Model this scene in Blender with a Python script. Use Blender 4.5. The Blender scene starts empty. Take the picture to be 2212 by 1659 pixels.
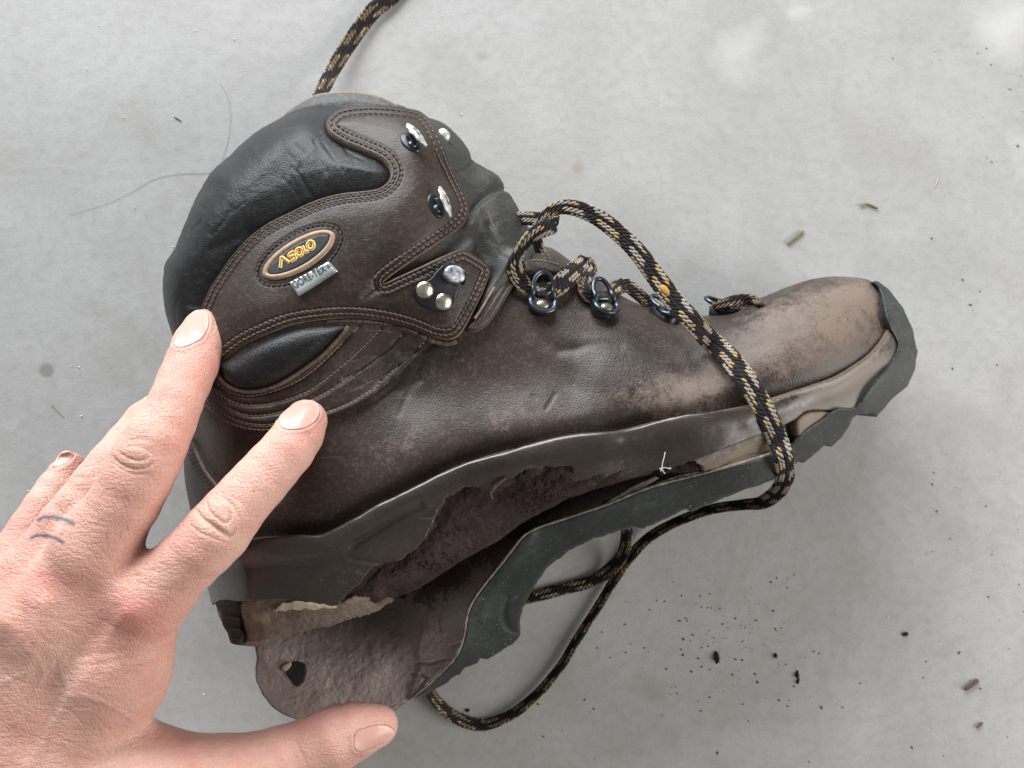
import bpy, math, random
import numpy as np
from mathutils import Vector, Matrix
from mathutils.geometry import delaunay_2d_cdt
from mathutils.bvhtree import BVHTree
random.seed(4)
rng = np.random.RandomState(7)
sc = bpy.context.scene
col = sc.collection

# ------------------------------------------------------------------ camera, world, lamps, exposure
# lengths are centimetres in this script, metres in Blender; the floor is z = 0
CX, CY, F, HC = 1106.0, 829.5, 1770.0, 40.0
cam_d = bpy.data.cameras.new('camera')
cam = bpy.data.objects.new('camera', cam_d); col.objects.link(cam)
cam.location = (0, 0, HC / 100)
cam_d.sensor_width = 36.0
cam_d.lens = F / 2212 * 36.0
cam_d.clip_start = 0.02; cam_d.clip_end = 20
cam_d.dof.use_dof = True
cam_d.dof.focus_distance = 0.318
cam_d.dof.aperture_fstop = 15.0
sc.camera = cam
sc.render.engine = 'CYCLES'
sc.view_settings.view_transform = 'Standard'
sc.view_settings.look = 'None'
sc.view_settings.exposure = 0.0
sc.view_settings.gamma = 1.0

world = bpy.data.worlds.new('World'); sc.world = world
world.use_nodes = True
bg = world.node_tree.nodes['Background']
bg.inputs[0].default_value = (1.0, 0.965, 0.925, 1); bg.inputs[1].default_value = 0.26

def area(name, loc, target, sx, sy, power, color):
    d = bpy.data.lights.new(name, 'AREA'); d.shape = 'RECTANGLE'; d.size = sx; d.size_y = sy
    d.energy = power; d.color = color
    o = bpy.data.objects.new(name, d); col.objects.link(o)
    o.location = loc
    o.rotation_euler = (Vector(target) - Vector(loc)).to_track_quat('-Z', 'Y').to_euler()
    return o
area('window_light', (-0.50, 1.50, 0.66), (0, 0, 0), 1.8, 0.75, 84.0, (0.945, 0.972, 1.0))
area('doorway_light', (1.7, -0.35, 0.8), (0.1, 0, 0), 1.2, 0.9, 37.0, (1.0, 0.955, 0.91))

# ------------------------------------------------------------------ geometry helpers
ZOOM = {0: (0, 0, 1), 1: (309.7, 132.7, .4), 2: (1017.5, 398.2, .46), 3: (0, 619.4, .3733), 4: (0, 1061.8, .4),
        5: (353.9, 840.6, .4266), 6: (884.8, 840.6, .4533), 'toe': (1504.2, 530.9, .32),
        'badge': (530.9, 442.4, .1333), 'hook': (840.6, 265.4, .1387), 'lock': (840.6, 530.9, .1333),
        'eye': (1088.3, 424.7, .1814), 'knk': (265.4, 884.8, .2667), 'top': (619.4, 0, .2133),
        'br': (1681.1, 1194.5, .28), 'tl': (0, 0, .3733), 'tr': (1504.2, 0, .3733)}
def R(tag, *pts):
    a, b, s = ZOOM[tag]
    return [(a + x * s, b + y * s) for x, y in pts]

def W(u, v, z):
    """the place point at height z (cm) on the sight line u, v"""
    u, v, z = np.broadcast_arrays(np.asarray(u, float), np.asarray(v, float), np.asarray(z, float))
    k = (HC - z) / F
    return np.stack([(u - CX) * k, -(v - CY) * k, z], -1)
def invW(P):
    k = F / (HC - P[..., 2])
    return CX + P[..., 0] * k, CY - P[..., 1] * k

def resample(pts, step, closed=False):
    p = np.asarray(pts, float)
    if closed: p = np.vstack([p, p[:1]])
    s = np.r_[0, np.cumsum(np.linalg.norm(np.diff(p, axis=0), axis=1))]
    n = max(2, int(round(s[-1] / step)))
    t = np.linspace(0, s[-1], n + 1)
    out = np.stack([np.interp(t, s, p[:, i]) for i in range(p.shape[1])], -1)
    return out[:-1] if closed else out
def smooth(pts, closed=False, n=8):
    p = np.asarray(pts, float); m = len(p); out = []
    for i in range(m if closed else m - 1):
        if closed: a, b, c, d = p[(i - 1) % m], p[i], p[(i + 1) % m], p[(i + 2) % m]
        else: a, b, c, d = p[max(i - 1, 0)], p[i], p[i + 1], p[min(i + 2, m - 1)]
        def kn(t, x, y): return t + max(1e-6, np.linalg.norm(y[:2] - x[:2])) ** .5
        t0 = 0; t1 = kn(t0, a, b) if not np.allclose(a, b) else t0 + 1e-3
        t2 = kn(t1, b, c); t3 = kn(t2, c, d) if not np.allclose(c, d) else t2 + 1e-3
        for j in range(n):
            t = t1 + (t2 - t1) * j / n
            A1 = (t1 - t) / (t1 - t0) * a + (t - t0) / (t1 - t0) * b
            A2 = (t2 - t) / (t2 - t1) * b + (t - t1) / (t2 - t1) * c
            A3 = (t3 - t) / (t3 - t2) * c + (t - t2) / (t3 - t2) * d
            B1 = (t2 - t) / (t2 - t0) * A1 + (t - t0) / (t2 - t0) * A2
            B2 = (t3 - t) / (t3 - t1) * A2 + (t - t1) / (t3 - t1) * A3
            out.append((t2 - t) / (t2 - t1) * B1 + (t - t1) / (t2 - t1) * B2)
    if not closed: out.append(p[-1])
    return np.array(out)
def jag(pts, amp, step=4.0, seed=1, closed=False):
    p = resample(pts, step, closed); r = np.random.RandomState(seed)
    n = len(p); a = r.randn(n) * .55 + np.repeat(r.randn(n // 4 + 1), 4)[:n] * .8
    q = p + (r.randn(n, 2) * .35 + a[:, None] * np.array([.4, .8])) * amp
    if not closed: q[0] = p[0]; q[-1] = p[-1]
    return q
def dist(u, v, line, closed=False):
    X = np.ravel(np.asarray(u, np.float32)); Y = np.ravel(np.asarray(v, np.float32))
    L = np.asarray(line, float)
    if closed: L = np.vstack([L, L[:1]])
    L = L.astype(np.float32); A = L[:-1]; D = L[1:] - A; dd = (D ** 2).sum(1) + 1e-9
    best = np.empty(len(X), np.float32)
    ax_, ay_, dx_, dy_ = (q[:, None] for q in (A[:, 0], A[:, 1], D[:, 0], D[:, 1])); dq = dd[:, None]
    st = max(256, 600000 // len(A))
    for i in range(0, len(X), st):
        px = X[None, i:i + st] - ax_; py = Y[None, i:i + st] - ay_
        t = (px * dx_ + py * dy_) / dq; np.clip(t, 0, 1, out=t)
        px -= t * dx_; py -= t * dy_; px *= px; py *= py; px += py
        best[i:i + st] = px.min(0)
    return np.sqrt(best).astype(float).reshape(np.shape(u))
def inside(u, v, poly):
    x, y = np.ravel(u), np.ravel(v); c = np.zeros(len(x), bool); p = np.asarray(poly); n = len(p)
    for i in range(n):
        x1, y1 = p[i]; x2, y2 = p[(i + 1) % n]
        if y1 == y2: continue
        m = (y1 > y) != (y2 > y)
        c ^= m & (x < (x2 - x1) * (y - y1) / (y2 - y1) + x1)
    return c.reshape(np.shape(u))
def prof(t):
    t = np.clip(t, 0, 1); return np.sqrt(1 - (1 - t) ** 2)
def sstep(a, b, x):
    t = np.clip((x - a) / (b - a), 0, 1); return t * t * (3 - 2 * t)
def gauss(d, w): return np.exp(-(d / w) ** 2)
def vnoise(x, y, seed=0):
    xi = np.floor(x).astype(np.int64); yi = np.floor(y).astype(np.int64)
    fx = x - xi; fy = y - yi; fx = fx * fx * (3 - 2 * fx); fy = fy * fy * (3 - 2 * fy)
    def h(a, b):
        n = (a * 374761393 + b * 668265263 + seed * 1442695041) & 0xffffffff
        n = ((n ^ (n >> 13)) * 1274126177) & 0xffffffff
        return ((n ^ (n >> 16)) & 0xffff) / 65535.0
    return (h(xi, yi) * (1 - fx) + h(xi + 1, yi) * fx) * (1 - fy) + (h(xi, yi + 1) * (1 - fx) + h(xi + 1, yi + 1) * fx) * fy
def fbm(u, v, s, o=4, seed=0):
    r = 0; a = .5
    for i in range(o):
        r = r + a * (vnoise(u / s + 31.7 * i, v / s + 17.3 * i, seed + i) - .5) * 2; s /= 2.1; a *= .55
    return r
class RBF:
    def __init__(self, pts, lam=0.0):
        p = np.asarray(pts, float); self.c = p[:, :2] / 500.; n = len(p)
        K = self.k(np.linalg.norm(self.c[:, None] - self.c[None], axis=2)) + lam * np.eye(n)
        Q = np.hstack([np.ones((n, 1)), self.c])
        A = np.block([[K, Q], [Q.T, np.zeros((3, 3))]])
        self.w = np.linalg.solve(A, np.r_[p[:, 2], 0, 0, 0])
    def k(self, r): return r * r * np.log(r + 1e-9)
    def __call__(self, u, v):
        P = np.stack([np.ravel(u), np.ravel(v)], -1) / 500.
        out = np.empty(len(P))
        for i in range(0, len(P), 40000):
            q = P[i:i + 40000]
            out[i:i + 40000] = self.k(np.linalg.norm(q[:, None] - self.c[None], axis=2)) @ self.w[:-3] + self.w[-3] + q @ self.w[-2:]
        return out.reshape(np.shape(u))

BOOT_ORG = np.array([4., -2., 0.])
def link(o, parent=None):
    col.objects.link(o)
    if parent is not None: o.parent = parent
    return o
def make(name, verts, faces, mat, parent=None, org=None, attrs=None, mats=None, fmat=None, flat=False, kind=None):
    """one mesh object; verts in cm in the place"""
    if org is None: org = BOOT_ORG if parent is not None else np.zeros(3)
    V = (np.asarray(verts, float) - org) * .01
    me = bpy.data.meshes.new(name)
    me.from_pydata(V.tolist(), [], faces.tolist() if isinstance(faces, np.ndarray) else faces)
    for m in (mats or [mat]): me.materials.append(m)
    if fmat is not None: me.polygons.foreach_set('material_index', np.asarray(fmat, np.int32))
    if not flat: me.polygons.foreach_set('use_smooth', np.ones(len(me.polygons), bool))
    for k, a in (attrs or {}).items():
        at = me.attributes.new(k, 'FLOAT', 'POINT'); at.data.foreach_set('value', np.asarray(a, np.float32))
    me.update()
    o = bpy.data.objects.new(name, me)
    if kind: o['kind'] = kind
    link(o, parent)
    if parent is None or not np.allclose(org, 0):
        pass
    if parent is None: o.location = org * .01
    return o
def tag(o, label, cat, group=None, kind=None):
    if kind: o['kind'] = kind
    o['label'] = label; o['category'] = cat
    if group: o['group'] = group

def patch(poly, sp=4.0, rings=(1.2, 3.0), holes=()):
    """triangulate the polygon; returns points, triangles, distance to the edge, number of edge points"""
    B = resample(poly, sp * .8, True)
    ar = 0.5 * np.sum(B[:, 0] * np.roll(B[:, 1], -1) - np.roll(B[:, 0], -1) * B[:, 1])
    if ar < 0: B = B[::-1]
    nb = len(B)
    lo, hi = B.min(0), B.max(0)
    pts = [B]
    T = np.roll(B, -1, 0) - np.roll(B, 1, 0); T /= np.linalg.norm(T, axis=1)[:, None] + 1e-9
    Nn = np.stack([-T[:, 1], T[:, 0]], -1)
    for r in rings:
        q = B + Nn * r
        ok = inside(q[:, 0], q[:, 1], B) & (dist(q[:, 0], q[:, 1], B, True) > r * .85)
        pts.append(q[ok])
    xs = np.arange(lo[0], hi[0] + sp, sp); ys = np.arange(lo[1], hi[1] + sp, sp * .87)
    gx, gy = np.meshgrid(xs, ys); gx[1::2] += sp / 2
    g = np.stack([gx.ravel(), gy.ravel()], -1)
    ins = inside(g[:, 0], g[:, 1], B); g = g[ins]
    d = dist(g[:, 0], g[:, 1], B, True)
    g = g[d > (rings[-1] if rings else 0) + sp * .45]
    pts.append(g)
    edges = [(i, (i + 1) % nb) for i in range(nb)]
    hb = []
    off = nb
    for h in holes:
        hB = resample(h, sp * .8, True)
        hb.append(hB)
    if hb:
        a = np.vstack([B] + hb)
        for hB in hb:
            edges += [(off + i, off + (i + 1) % len(hB)) for i in range(len(hB))]
            off += len(hB)
        rest = np.vstack(pts[1:])
        for hB in hb:
            rest = rest[~inside(rest[:, 0], rest[:, 1], hB) & (dist(rest[:, 0], rest[:, 1], hB, True) > sp * .4)]
        P = np.vstack([a, rest])
    else: P = np.vstack(pts)
    vs, es, fs, ov, oe, of = delaunay_2d_cdt([Vector(p) for p in P.tolist()], edges, [], 0, 1e-5)
    Q = np.array([(p[0], p[1]) for p in vs]); Fc = np.array(fs)
    c = Q[Fc].mean(1)
    k = inside(c[:, 0], c[:, 1], B)
    for hB in hb: k &= ~inside(c[:, 0], c[:, 1], hB)
    Fc = Fc[k]
    # orient all alike (seen from the camera side: counter-clockwise in place coordinates = clockwise in u,v)
    a, b, c3 = Q[Fc[:, 0]], Q[Fc[:, 1]], Q[Fc[:, 2]]
    s = (b[:, 0] - a[:, 0]) * (c3[:, 1] - a[:, 1]) - (b[:, 1] - a[:, 1]) * (c3[:, 0] - a[:, 0])
    Fc = Fc[np.abs(s) > 1e-9]; s = s[np.abs(s) > 1e-9]
    Fc[s > 0] = Fc[s > 0][:, ::-1]
    dd = dist(Q[:, 0], Q[:, 1], B, True)
    for hB in hb: dd = np.minimum(dd, dist(Q[:, 0], Q[:, 1], hB, True))
    return Q, Fc, dd, Fc
def border(Fc):
    E = {}
    for t in Fc.tolist():
        for i in range(3):
            a, b = t[i], t[(i + 1) % 3]
            E[(a, b)] = 1
    return [(a, b) for (a, b) in E if (b, a) not in E]
def normals(u, v, hf, e=1.5):
    P1 = W(u + e, v, hf(u + e, v)) - W(u - e, v, hf(u - e, v))
    P2 = W(u, v + e, hf(u, v + e)) - W(u, v - e, hf(u, v - e))
    n = np.cross(P2, P1); n /= np.linalg.norm(n, axis=-1)[..., None] + 1e-12
    return n

def shell(name, poly, mat, off, hf, parent, sp=4., skirt=.35, edge=None, ew=2.2, holes=(), rings=(1.2, 3.0), attrs=None, org=None, kind=None, ne=1.5):
    Q, Fc, d, _ = patch(poly, sp, rings, holes)
    u, v = Q[:, 0], Q[:, 1]
    n = normals(u, v, hf, ne)
    P = W(u, v, hf(u, v)) + n * np.asarray(off(u, v, d))[:, None]
    bd = border(Fc); bi = sorted({i for e in bd for i in e}); m = {b: len(P) + k for k, b in enumerate(bi)}
    S = P[bi] - n[bi] * skirt
    faces = Fc.tolist() + [[b, a, m[a], m[b]] for a, b in bd]
    fm = None; mats = None
    if edge is not None:
        fm = [1 if d[t].mean() < ew else 0 for t in Fc] + [1] * len(bd); mats = [mat, edge]
    at = {k: np.r_[f(u, v, d), np.asarray(f(u, v, d))[bi]] for k, f in (attrs or {}).items()}
    return make(name, np.vstack([P, S]), faces, mat, parent, org, at, mats, fm, kind=kind)
def solid(name, poly, mat, top, bot, parent, sp=5., zxy=None, edge=None, ew=3, holes=(), rings=(1.2, 3.0, 6.0), attrs=None, org=None, kind=None):
    Q, Fc, d, _ = patch(poly, sp, rings, holes)
    u, v = Q[:, 0], Q[:, 1]
    zt = top(u, v, d); P = W(u, v, zt)
    zb = np.minimum(bot(u, v, d), zt - .02)
    Pb = W(u, v, zt if zxy is None else zxy); Pb = Pb.copy(); Pb[:, 2] = zb
    n = len(P); bd = border(Fc)
    faces = Fc.tolist() + (Fc[:, ::-1] + n).tolist() + [[b, a, a + n, b + n] for a, b in bd]
    fm = None; mats = None
    if edge is not None:
        fm = [1 if d[t].mean() < ew else 0 for t in Fc] + [1] * len(Fc) + [1] * len(bd); mats = [mat, edge]
    at = {k: np.r_[f(u, v, d), f(u, v, d)] for k, f in (attrs or {}).items()}
    return make(name, np.vstack([P, Pb]), faces, mat, parent, org, at, mats, fm, kind=kind)

def tube(P, rad, seg=8, up=(0, 0, 1), flat=1.0, closed=False):
    """swept ellipse; rad scalar or per point; flat scales across 'up'"""
    P = np.asarray(P, float); n = len(P); rad = np.broadcast_to(rad, n)
    if closed: T = np.roll(P, -1, 0) - np.roll(P, 1, 0)
    else: T = np.gradient(P, axis=0)
    T /= np.linalg.norm(T, axis=1)[:, None] + 1e-12
    S = np.cross(T, np.broadcast_to(np.asarray(up, float), P.shape)); S /= np.linalg.norm(S, axis=1)[:, None] + 1e-9
    U = np.cross(S, T)
    a = np.linspace(0, 2 * np.pi, seg, endpoint=False)
    V = P[:, None] + rad[:, None, None] * (S[:, None] * np.cos(a)[None, :, None] + U[:, None] * np.sin(a)[None, :, None] * flat)
    V = V.reshape(-1, 3); faces = []
    m = n if closed else n - 1
    for i in range(m):
        j = (i + 1) % n
        for k in range(seg):
            l = (k + 1) % seg
            faces.append([i * seg + k, i * seg + l, j * seg + l, j * seg + k])
    if not closed:
        faces.append(list(range(seg))[::-1]); faces.append([(n - 1) * seg + k for k in range(seg)])
    return V, faces
def merge(parts):
    V = []; Fs = []; o = 0
    for v, f in parts:
        V.append(np.asarray(v)); Fs += [[i + o for i in t] for t in f]; o += len(v)
    return np.vstack(V), Fs
def lathe(profile, seg=24, sx=1., sy=1.):
    """profile: (r, z) from the axis top outwards/down, local cm"""
    V = []; Fs = []; n = len(profile)
    for r, z in profile:
        for k in range(seg):
            a = 2 * math.pi * k / seg; V.append((r * math.cos(a) * sx, r * math.sin(a) * sy, z))
    for i in range(n - 1):
        for k in range(seg):
            l = (k + 1) % seg; Fs.append([i * seg + k, (i + 1) * seg + k, (i + 1) * seg + l, i * seg + l])
    Fs.append(list(range(seg)))
    return np.array(V), Fs
def frame(u, v, hf, rot=0., lift=0.):
    n = normals(np.array([u]), np.array([v]), hf, 8)[0]
    o = W(u, v, float(hf(np.array([u]), np.array([v]))[0])) + n * lift
    a = math.radians(rot); y = np.array([-math.sin(a), math.cos(a), 0.])
    y -= n * y.dot(n); y /= np.linalg.norm(y); x = np.cross(y, n)
    return o, np.stack([x, y, n])
def place(V, fr): return fr[0] + np.asarray(V) @ fr[1]

CAP = None
def picks(centers, tang, norm, L, r, rb=None):
    """many small rounded threads joined into one mesh: (centre, tangent, normal, half length, radius)"""
    global CAP
    prof_ = [(-1, .0), (-.8, .62), (-.3, 1), (.3, 1), (.8, .62), (1, .0)]
    seg = 6; base = []; faces = []
    for t, rr in prof_:
        for k in range(seg):
            a = 2 * math.pi * k / seg; base.append((t, rr * math.cos(a), rr * math.sin(a)))
    for i in range(len(prof_) - 1):
        for k in range(seg):
            l = (k + 1) % seg; faces.append([i * seg + k, i * seg + l, (i + 1) * seg + l, (i + 1) * seg + k])
    base = np.array(base); faces = np.array(faces)
    c = np.asarray(centers); n = len(c)
    T = np.asarray(tang); N = np.asarray(norm); B = np.cross(N, T)
    L = np.broadcast_to(L, n); r = np.broadcast_to(r, n); rb = r if rb is None else np.broadcast_to(rb, n)
    V = c[:, None] + base[None, :, 0:1] * (T * L[:, None])[:, None] + base[None, :, 1:2] * (B * r[:, None])[:, None] + base[None, :, 2:3] * (N * rb[:, None])[:, None]
    Fa = faces[None] + (np.arange(n) * len(base))[:, None, None]
    return V.reshape(-1, 3), Fa.reshape(-1, 4), len(faces)

# ------------------------------------------------------------------ materials
def mat(name):
    m = bpy.data.materials.new(name); m.use_nodes = True
    nt = m.node_tree; b = nt.nodes['Principled BSDF']
    return m, nt, b
def nd(nt, t, **k):
    n = nt.nodes.new(t)
    for a, b in k.items():
        if a.startswith('i_'):
            key = a[2:]; key = int(key) if key.isdigit() else key.replace('_', ' ')
            n.inputs[key].default_value = b
        else: setattr(n, a, b)
    return n
def noise(nt, scale, detail=4, rough=.55, vec=None, dist_=0.):
    n = nd(nt, 'ShaderNodeTexNoise'); n.inputs['Scale'].default_value = scale
    n.inputs['Detail'].default_value = detail; n.inputs['Roughness'].default_value = rough; n.inputs['Distortion'].default_value = dist_
    if vec is not None: nt.links.new(vec, n.inputs['Vector'])
    return n.outputs['Fac']
def ramp(nt, fac, stops):
    r = nd(nt, 'ShaderNodeValToRGB'); e = r.color_ramp.elements
    while len(e) < len(stops): e.new(.5)
    for x, (p, c) in zip(e, stops): x.position = p; x.color = (c if len(c) == 4 else (*c, 1)) if hasattr(c, '__len__') else (c, c, c, 1)
    nt.links.new(fac, r.inputs[0]); return r.outputs[0]
def mix(nt, fac, a, b, mode='MIX'):
    m = nd(nt, 'ShaderNodeMix', data_type='RGBA', blend_type=mode)
    for s, x in ((m.inputs[0], fac), (m.inputs[6], a), (m.inputs[7], b)):
        if hasattr(x, 'links') or hasattr(x, 'is_linked'): nt.links.new(x, s)
        elif isinstance(x, (int, float)): s.default_value = x
        else: s.default_value = (*x, 1) if len(x) == 3 else x
    return m.outputs[2]
def mth(nt, op, a, b=0., c=None):
    m = nd(nt, 'ShaderNodeMath', operation=op)
    for s, x in zip(m.inputs, (a, b, c)):
        if x is None: continue
        if hasattr(x, 'is_linked'): nt.links.new(x, s)
        else: s.default_value = x
    return m.outputs[0]
def bump(nt, b, h, dist_, strength=1.0, prev=None):
    n = nd(nt, 'ShaderNodeBump'); n.inputs['Distance'].default_value = dist_; n.inputs['Strength'].default_value = strength
    nt.links.new(h, n.inputs['Height'])
    if prev is not None: nt.links.new(prev, n.inputs['Normal'])
    nt.links.new(n.outputs[0], b.inputs['Normal']); return n.outputs[0]
def attr(nt, name): return nd(nt, 'ShaderNodeAttribute', attribute_name=name).outputs['Fac']
def coord(nt): return nd(nt, 'ShaderNodeTexCoord').outputs['Object']

def leather(name, base, base2, worn, rough=.5, grain=900., gb=.00022, fine=.0, coat=0., cr=.3, scuff=.25, wr=.68, spec=.32):
    m, nt, b = mat(name); c = coord(nt)
    n1 = noise(nt, 22, 6, .6, c); n2 = noise(nt, 160, 6, .7, c); n3 = noise(nt, 900, 3, .7, c)
    colr = mix(nt, ramp(nt, n1, [(.35, 0), (.68, 1)]), base, base2)
    # scuffs: broken up by fine noise; 'wear' says where the hide is rubbed, plus the collar's painted highlight
    w = attr(nt, 'wear')
    t = mth(nt, 'ADD', mth(nt, 'MULTIPLY', w, 1.0), mth(nt, 'MULTIPLY', mth(nt, 'SUBTRACT', n2, .5), 1.3))
    t = mth(nt, 'ADD', t, mth(nt, 'MULTIPLY', mth(nt, 'SUBTRACT', n3, .5), .9))
    f = ramp(nt, t, [(.27, 0), (.88, 1)])
    # a little general dust
    nf = noise(nt, 520, 5, .75, c)
    dust = mth(nt, 'MULTIPLY', ramp(nt, mth(nt, 'ADD', mth(nt, 'ADD', mth(nt, 'MULTIPLY', nf, .75), mth(nt, 'MULTIPLY', n2, .25)), mth(nt, 'MULTIPLY', n3, .35)), [(.66, 0), (.86, 1)]), scuff)
    f = mth(nt, 'MAXIMUM', f, dust)
    colr = mix(nt, f, colr, worn)
    # long faint scratches
    mp = nd(nt, 'ShaderNodeMapping'); nt.links.new(c, mp.inputs[0]); mp.inputs['Rotation'].default_value = (0, 0, .7); mp.inputs['Scale'].default_value = (40, 420, 60)
    s1 = noise(nt, 1, 3, .6, mp.outputs[0]); s1 = ramp(nt, s1, [(.66, 0), (.70, 1)])
    mp2 = nd(nt, 'ShaderNodeMapping'); nt.links.new(c, mp2.inputs[0]); mp2.inputs['Rotation'].default_value = (0, 0, -1.1); mp2.inputs['Scale'].default_value = (45, 500, 60)
    s2 = ramp(nt, noise(nt, 1, 3, .6, mp2.outputs[0]), [(.67, 0), (.71, 1)])
    sc_ = mth(nt, 'MULTIPLY', mth(nt, 'MAXIMUM', s1, s2), .34)
    sc_ = mth(nt, 'MULTIPLY', sc_, ramp(nt, noise(nt, 60, 3, .6, c), [(.5, 0), (.6, 1)]))
    colr = mix(nt, sc_, colr, worn)
    nt.links.new(colr, b.inputs['Base Color'])
    rr = mth(nt, 'ADD', mth(nt, 'MULTIPLY', f, wr - rough), rough)
    rr = mth(nt, 'ADD', rr, mth(nt, 'MULTIPLY', mth(nt, 'SUBTRACT', n1, .5), .18))
    nt.links.new(rr, b.inputs['Roughness'])
    b.inputs['Specular IOR Level'].default_value = spec
    b.inputs['Coat Weight'].default_value = coat; b.inputs['Coat Roughness'].default_value = cr
    vo = nd(nt, 'ShaderNodeTexVoronoi', feature='F1'); vo.inputs['Scale'].default_value = grain; nt.links.new(c, vo.inputs['Vector'])
    h = mth(nt, 'ADD', mth(nt, 'MULTIPLY', vo.outputs['Distance'], -.8), mth(nt, 'MULTIPLY', noise(nt, grain * .45, 4, .65, c), .8))
    p = bump(nt, b, h, gb)
    bump(nt, b, noise(nt, 110, 4, .5, c), .0005, .22, p)
    return m
M = {}
M['brown'] = leather('brown_leather', (.020, .0135, .0108), (.037, .0255, .0198), (.15, .113, .088), .44, grain=1700., gb=.00009)
M['vamp'] = leather('vamp_leather', (.0225, .015, .0118), (.041, .0285, .022), (.16, .122, .097), .41, grain=1700., gb=.00010, spec=.36, scuff=.26)
M['black'] = leather('black_leather', (.0075, .0078, .0085), (.014, .0143, .0148), (.095, .095, .09), .42, grain=1500., gb=.00012, scuff=.14, spec=.24)
M['grey'] = leather('grey_leather', (.020, .0205, .0195), (.033, .0335, .031), (.12, .115, .10), .5, grain=1500., gb=.00012, scuff=.25)
M['lining'] = leather('lining', (.05, .051, .052), (.075, .076, .075), (.3, .26, .22), .6, scuff=.3)
M['rand'] = leather('rand_rubber', (.023, .0165, .0138), (.037, .028, .0235), (.15, .124, .102), .29, grain=300., gb=.00004, scuff=.12, spec=.6, coat=.1, cr=.3)
def simple(name, colr, rough=.5, metal=0., n_scale=300., n_amt=.3, bmp=.0001, col2=None, spec=.5):
    m, nt, b = mat(name); c = coord(nt)
    n = noise(nt, n_scale, 5, .65, c)
    c2 = col2 or tuple(x * (1 - n_amt) for x in colr)
    nt.links.new(mix(nt, ramp(nt, n, [(.35, 0), (.68, 1)]), colr, c2), b.inputs['Base Color'])
    b.inputs['Roughness'].default_value = rough; b.inputs['Metallic'].default_value = metal; b.inputs['Specular IOR Level'].default_value = spec
    if bmp: bump(nt, b, noise(nt, n_scale * 1.7, 4, .6, c), bmp)
    return m
M['edge'] = simple('cut_leather_edge', (.27, .19, .125), .8, n_scale=600, n_amt=.55, bmp=.0003)
M['edge_dk'] = simple('cut_leather_edge_dark', (.13, .095, .07), .8, n_scale=600, n_amt=.5, bmp=.0003)
M['thread'] = simple('brown_thread', (.125, .088, .066), .8, n_scale=500, n_amt=.5, bmp=.0002)
M['thread_lt'] = simple('tan_thread', (.24, .18, .135), .85, n_scale=500, n_amt=.4, bmp=.0002)
M['thread_dk'] = simple('dark_thread', (.052, .036, .033), .75, n_scale=500, n_amt=.4, bmp=.0002)
M['gun'] = simple('gunmetal', (.085, .10, .12), .30, .9, n_scale=350, n_amt=.4, bmp=.00005)
M['gun_dk'] = simple('dark_paint_metal', (.02, .022, .026), .33, .4, n_scale=350, n_amt=.4, bmp=.00005)
M['rivet'] = simple('nickel_rivet', (.62, .60, .52), .33, 1., n_scale=420, col2=(.30, .27, .20), bmp=.0001)
M['rivet_dk'] = simple('aged_rivet', (.32, .29, .22), .4, 1., n_scale=420, col2=(.18, .16, .12), bmp=.0001)
M['silver'] = simple('bare_worn_metal', (.60, .60, .57), .5, .5, n_scale=420, col2=(.28, .28, .26), bmp=.0002)
M['knob'] = simple('chipped_knob', (.03, .035, .045), .3, .3, n_scale=380, col2=(.50, .54, .60), bmp=.0003)
M['tagm'] = simple('pewter_tag', (.60, .67, .67), .38, .75, n_scale=120, col2=(.42, .48, .49), bmp=.00003)
M['tagtext'] = simple('pewter_letters', (.045, .052, .055), .6, .2, n_scale=500, bmp=.0001)
M['badge_rim'] = simple('tan_badge_rim', (.36, .25, .165), .5, n_scale=300, n_amt=.35)
M['badge_face'] = simple('navy_badge_face', (.028, .034, .043), .35, n_scale=300, n_amt=.3)
M['yellow'] = simple('yellow_letter_line', (.86, .58, .17), .45, n_scale=300, n_amt=.15)
M['orange'] = simple('dark_gold_letter_core', (.33, .16, .02), .5, n_scale=300, n_amt=.2)
M['tan'] = simple('tan_midsole', (.185, .135, .088), .55, n_scale=90, col2=(.11, .085, .060), bmp=.0003)
M['dusty'] = simple('dusty_rubber_ledge', (.21, .185, .16), .8, n_scale=260, col2=(.11, .10, .09), bmp=.0005)
M['lug'] = simple('heel_lug', (.038, .028, .021), .7, n_scale=120, n_amt=.5, bmp=.0003, spec=.2)
M['flake'] = simple('peeling_flake', (.36, .30, .21), .7, n_scale=200, n_amt=.25, bmp=.0004)
M['splint'] = simple('broken_foam_splinter', (.30, .26, .23), .85, n_scale=300, col2=(.11, .09, .08), bmp=.0008)
M['hole'] = simple('dark_hole_patch', (.008, .009, .009), .6, n_scale=300, n_amt=.4, bmp=.0004)
M['hair'] = simple('pale_fibre', (.7, .66, .58), .6, bmp=0)
M['fhair'] = simple('fine_hair', (.30, .28, .25), .6, bmp=0)

def foam(name, a, b2, dust, s=1., strength=1., duston=(.55, .8)):
    m, nt, b = mat(name); c = coord(nt)
    n1 = noise(nt, 60 * s, 6, .65, c); n2 = noise(nt, 420 * s, 6, .75, c); n3 = noise(nt, 1400 * s, 3, .7, c)
    cc = mix(nt, ramp(nt, n1, [(.36, 0), (.66, 1)]), a, b2)
    w = mth(nt, 'ADD', attr(nt, 'wear'), mth(nt, 'MULTIPLY', mth(nt, 'SUBTRACT', n2, .5), 1.2))
    cc = mix(nt, ramp(nt, w, [(duston[0], 0), (duston[1], 1)]), cc, dust)
    cc = mix(nt, ramp(nt, n3, [(.55, 0), (.75, .35)]), cc, dust)
    nt.links.new(cc, b.inputs['Base Color']); b.inputs['Roughness'].default_value = .95; b.inputs['Specular IOR Level'].default_value = .2
    p = bump(nt, b, n2, .0016 * strength)
    bump(nt, b, n3, .0006 * strength, .8, p)
    return m
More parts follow.
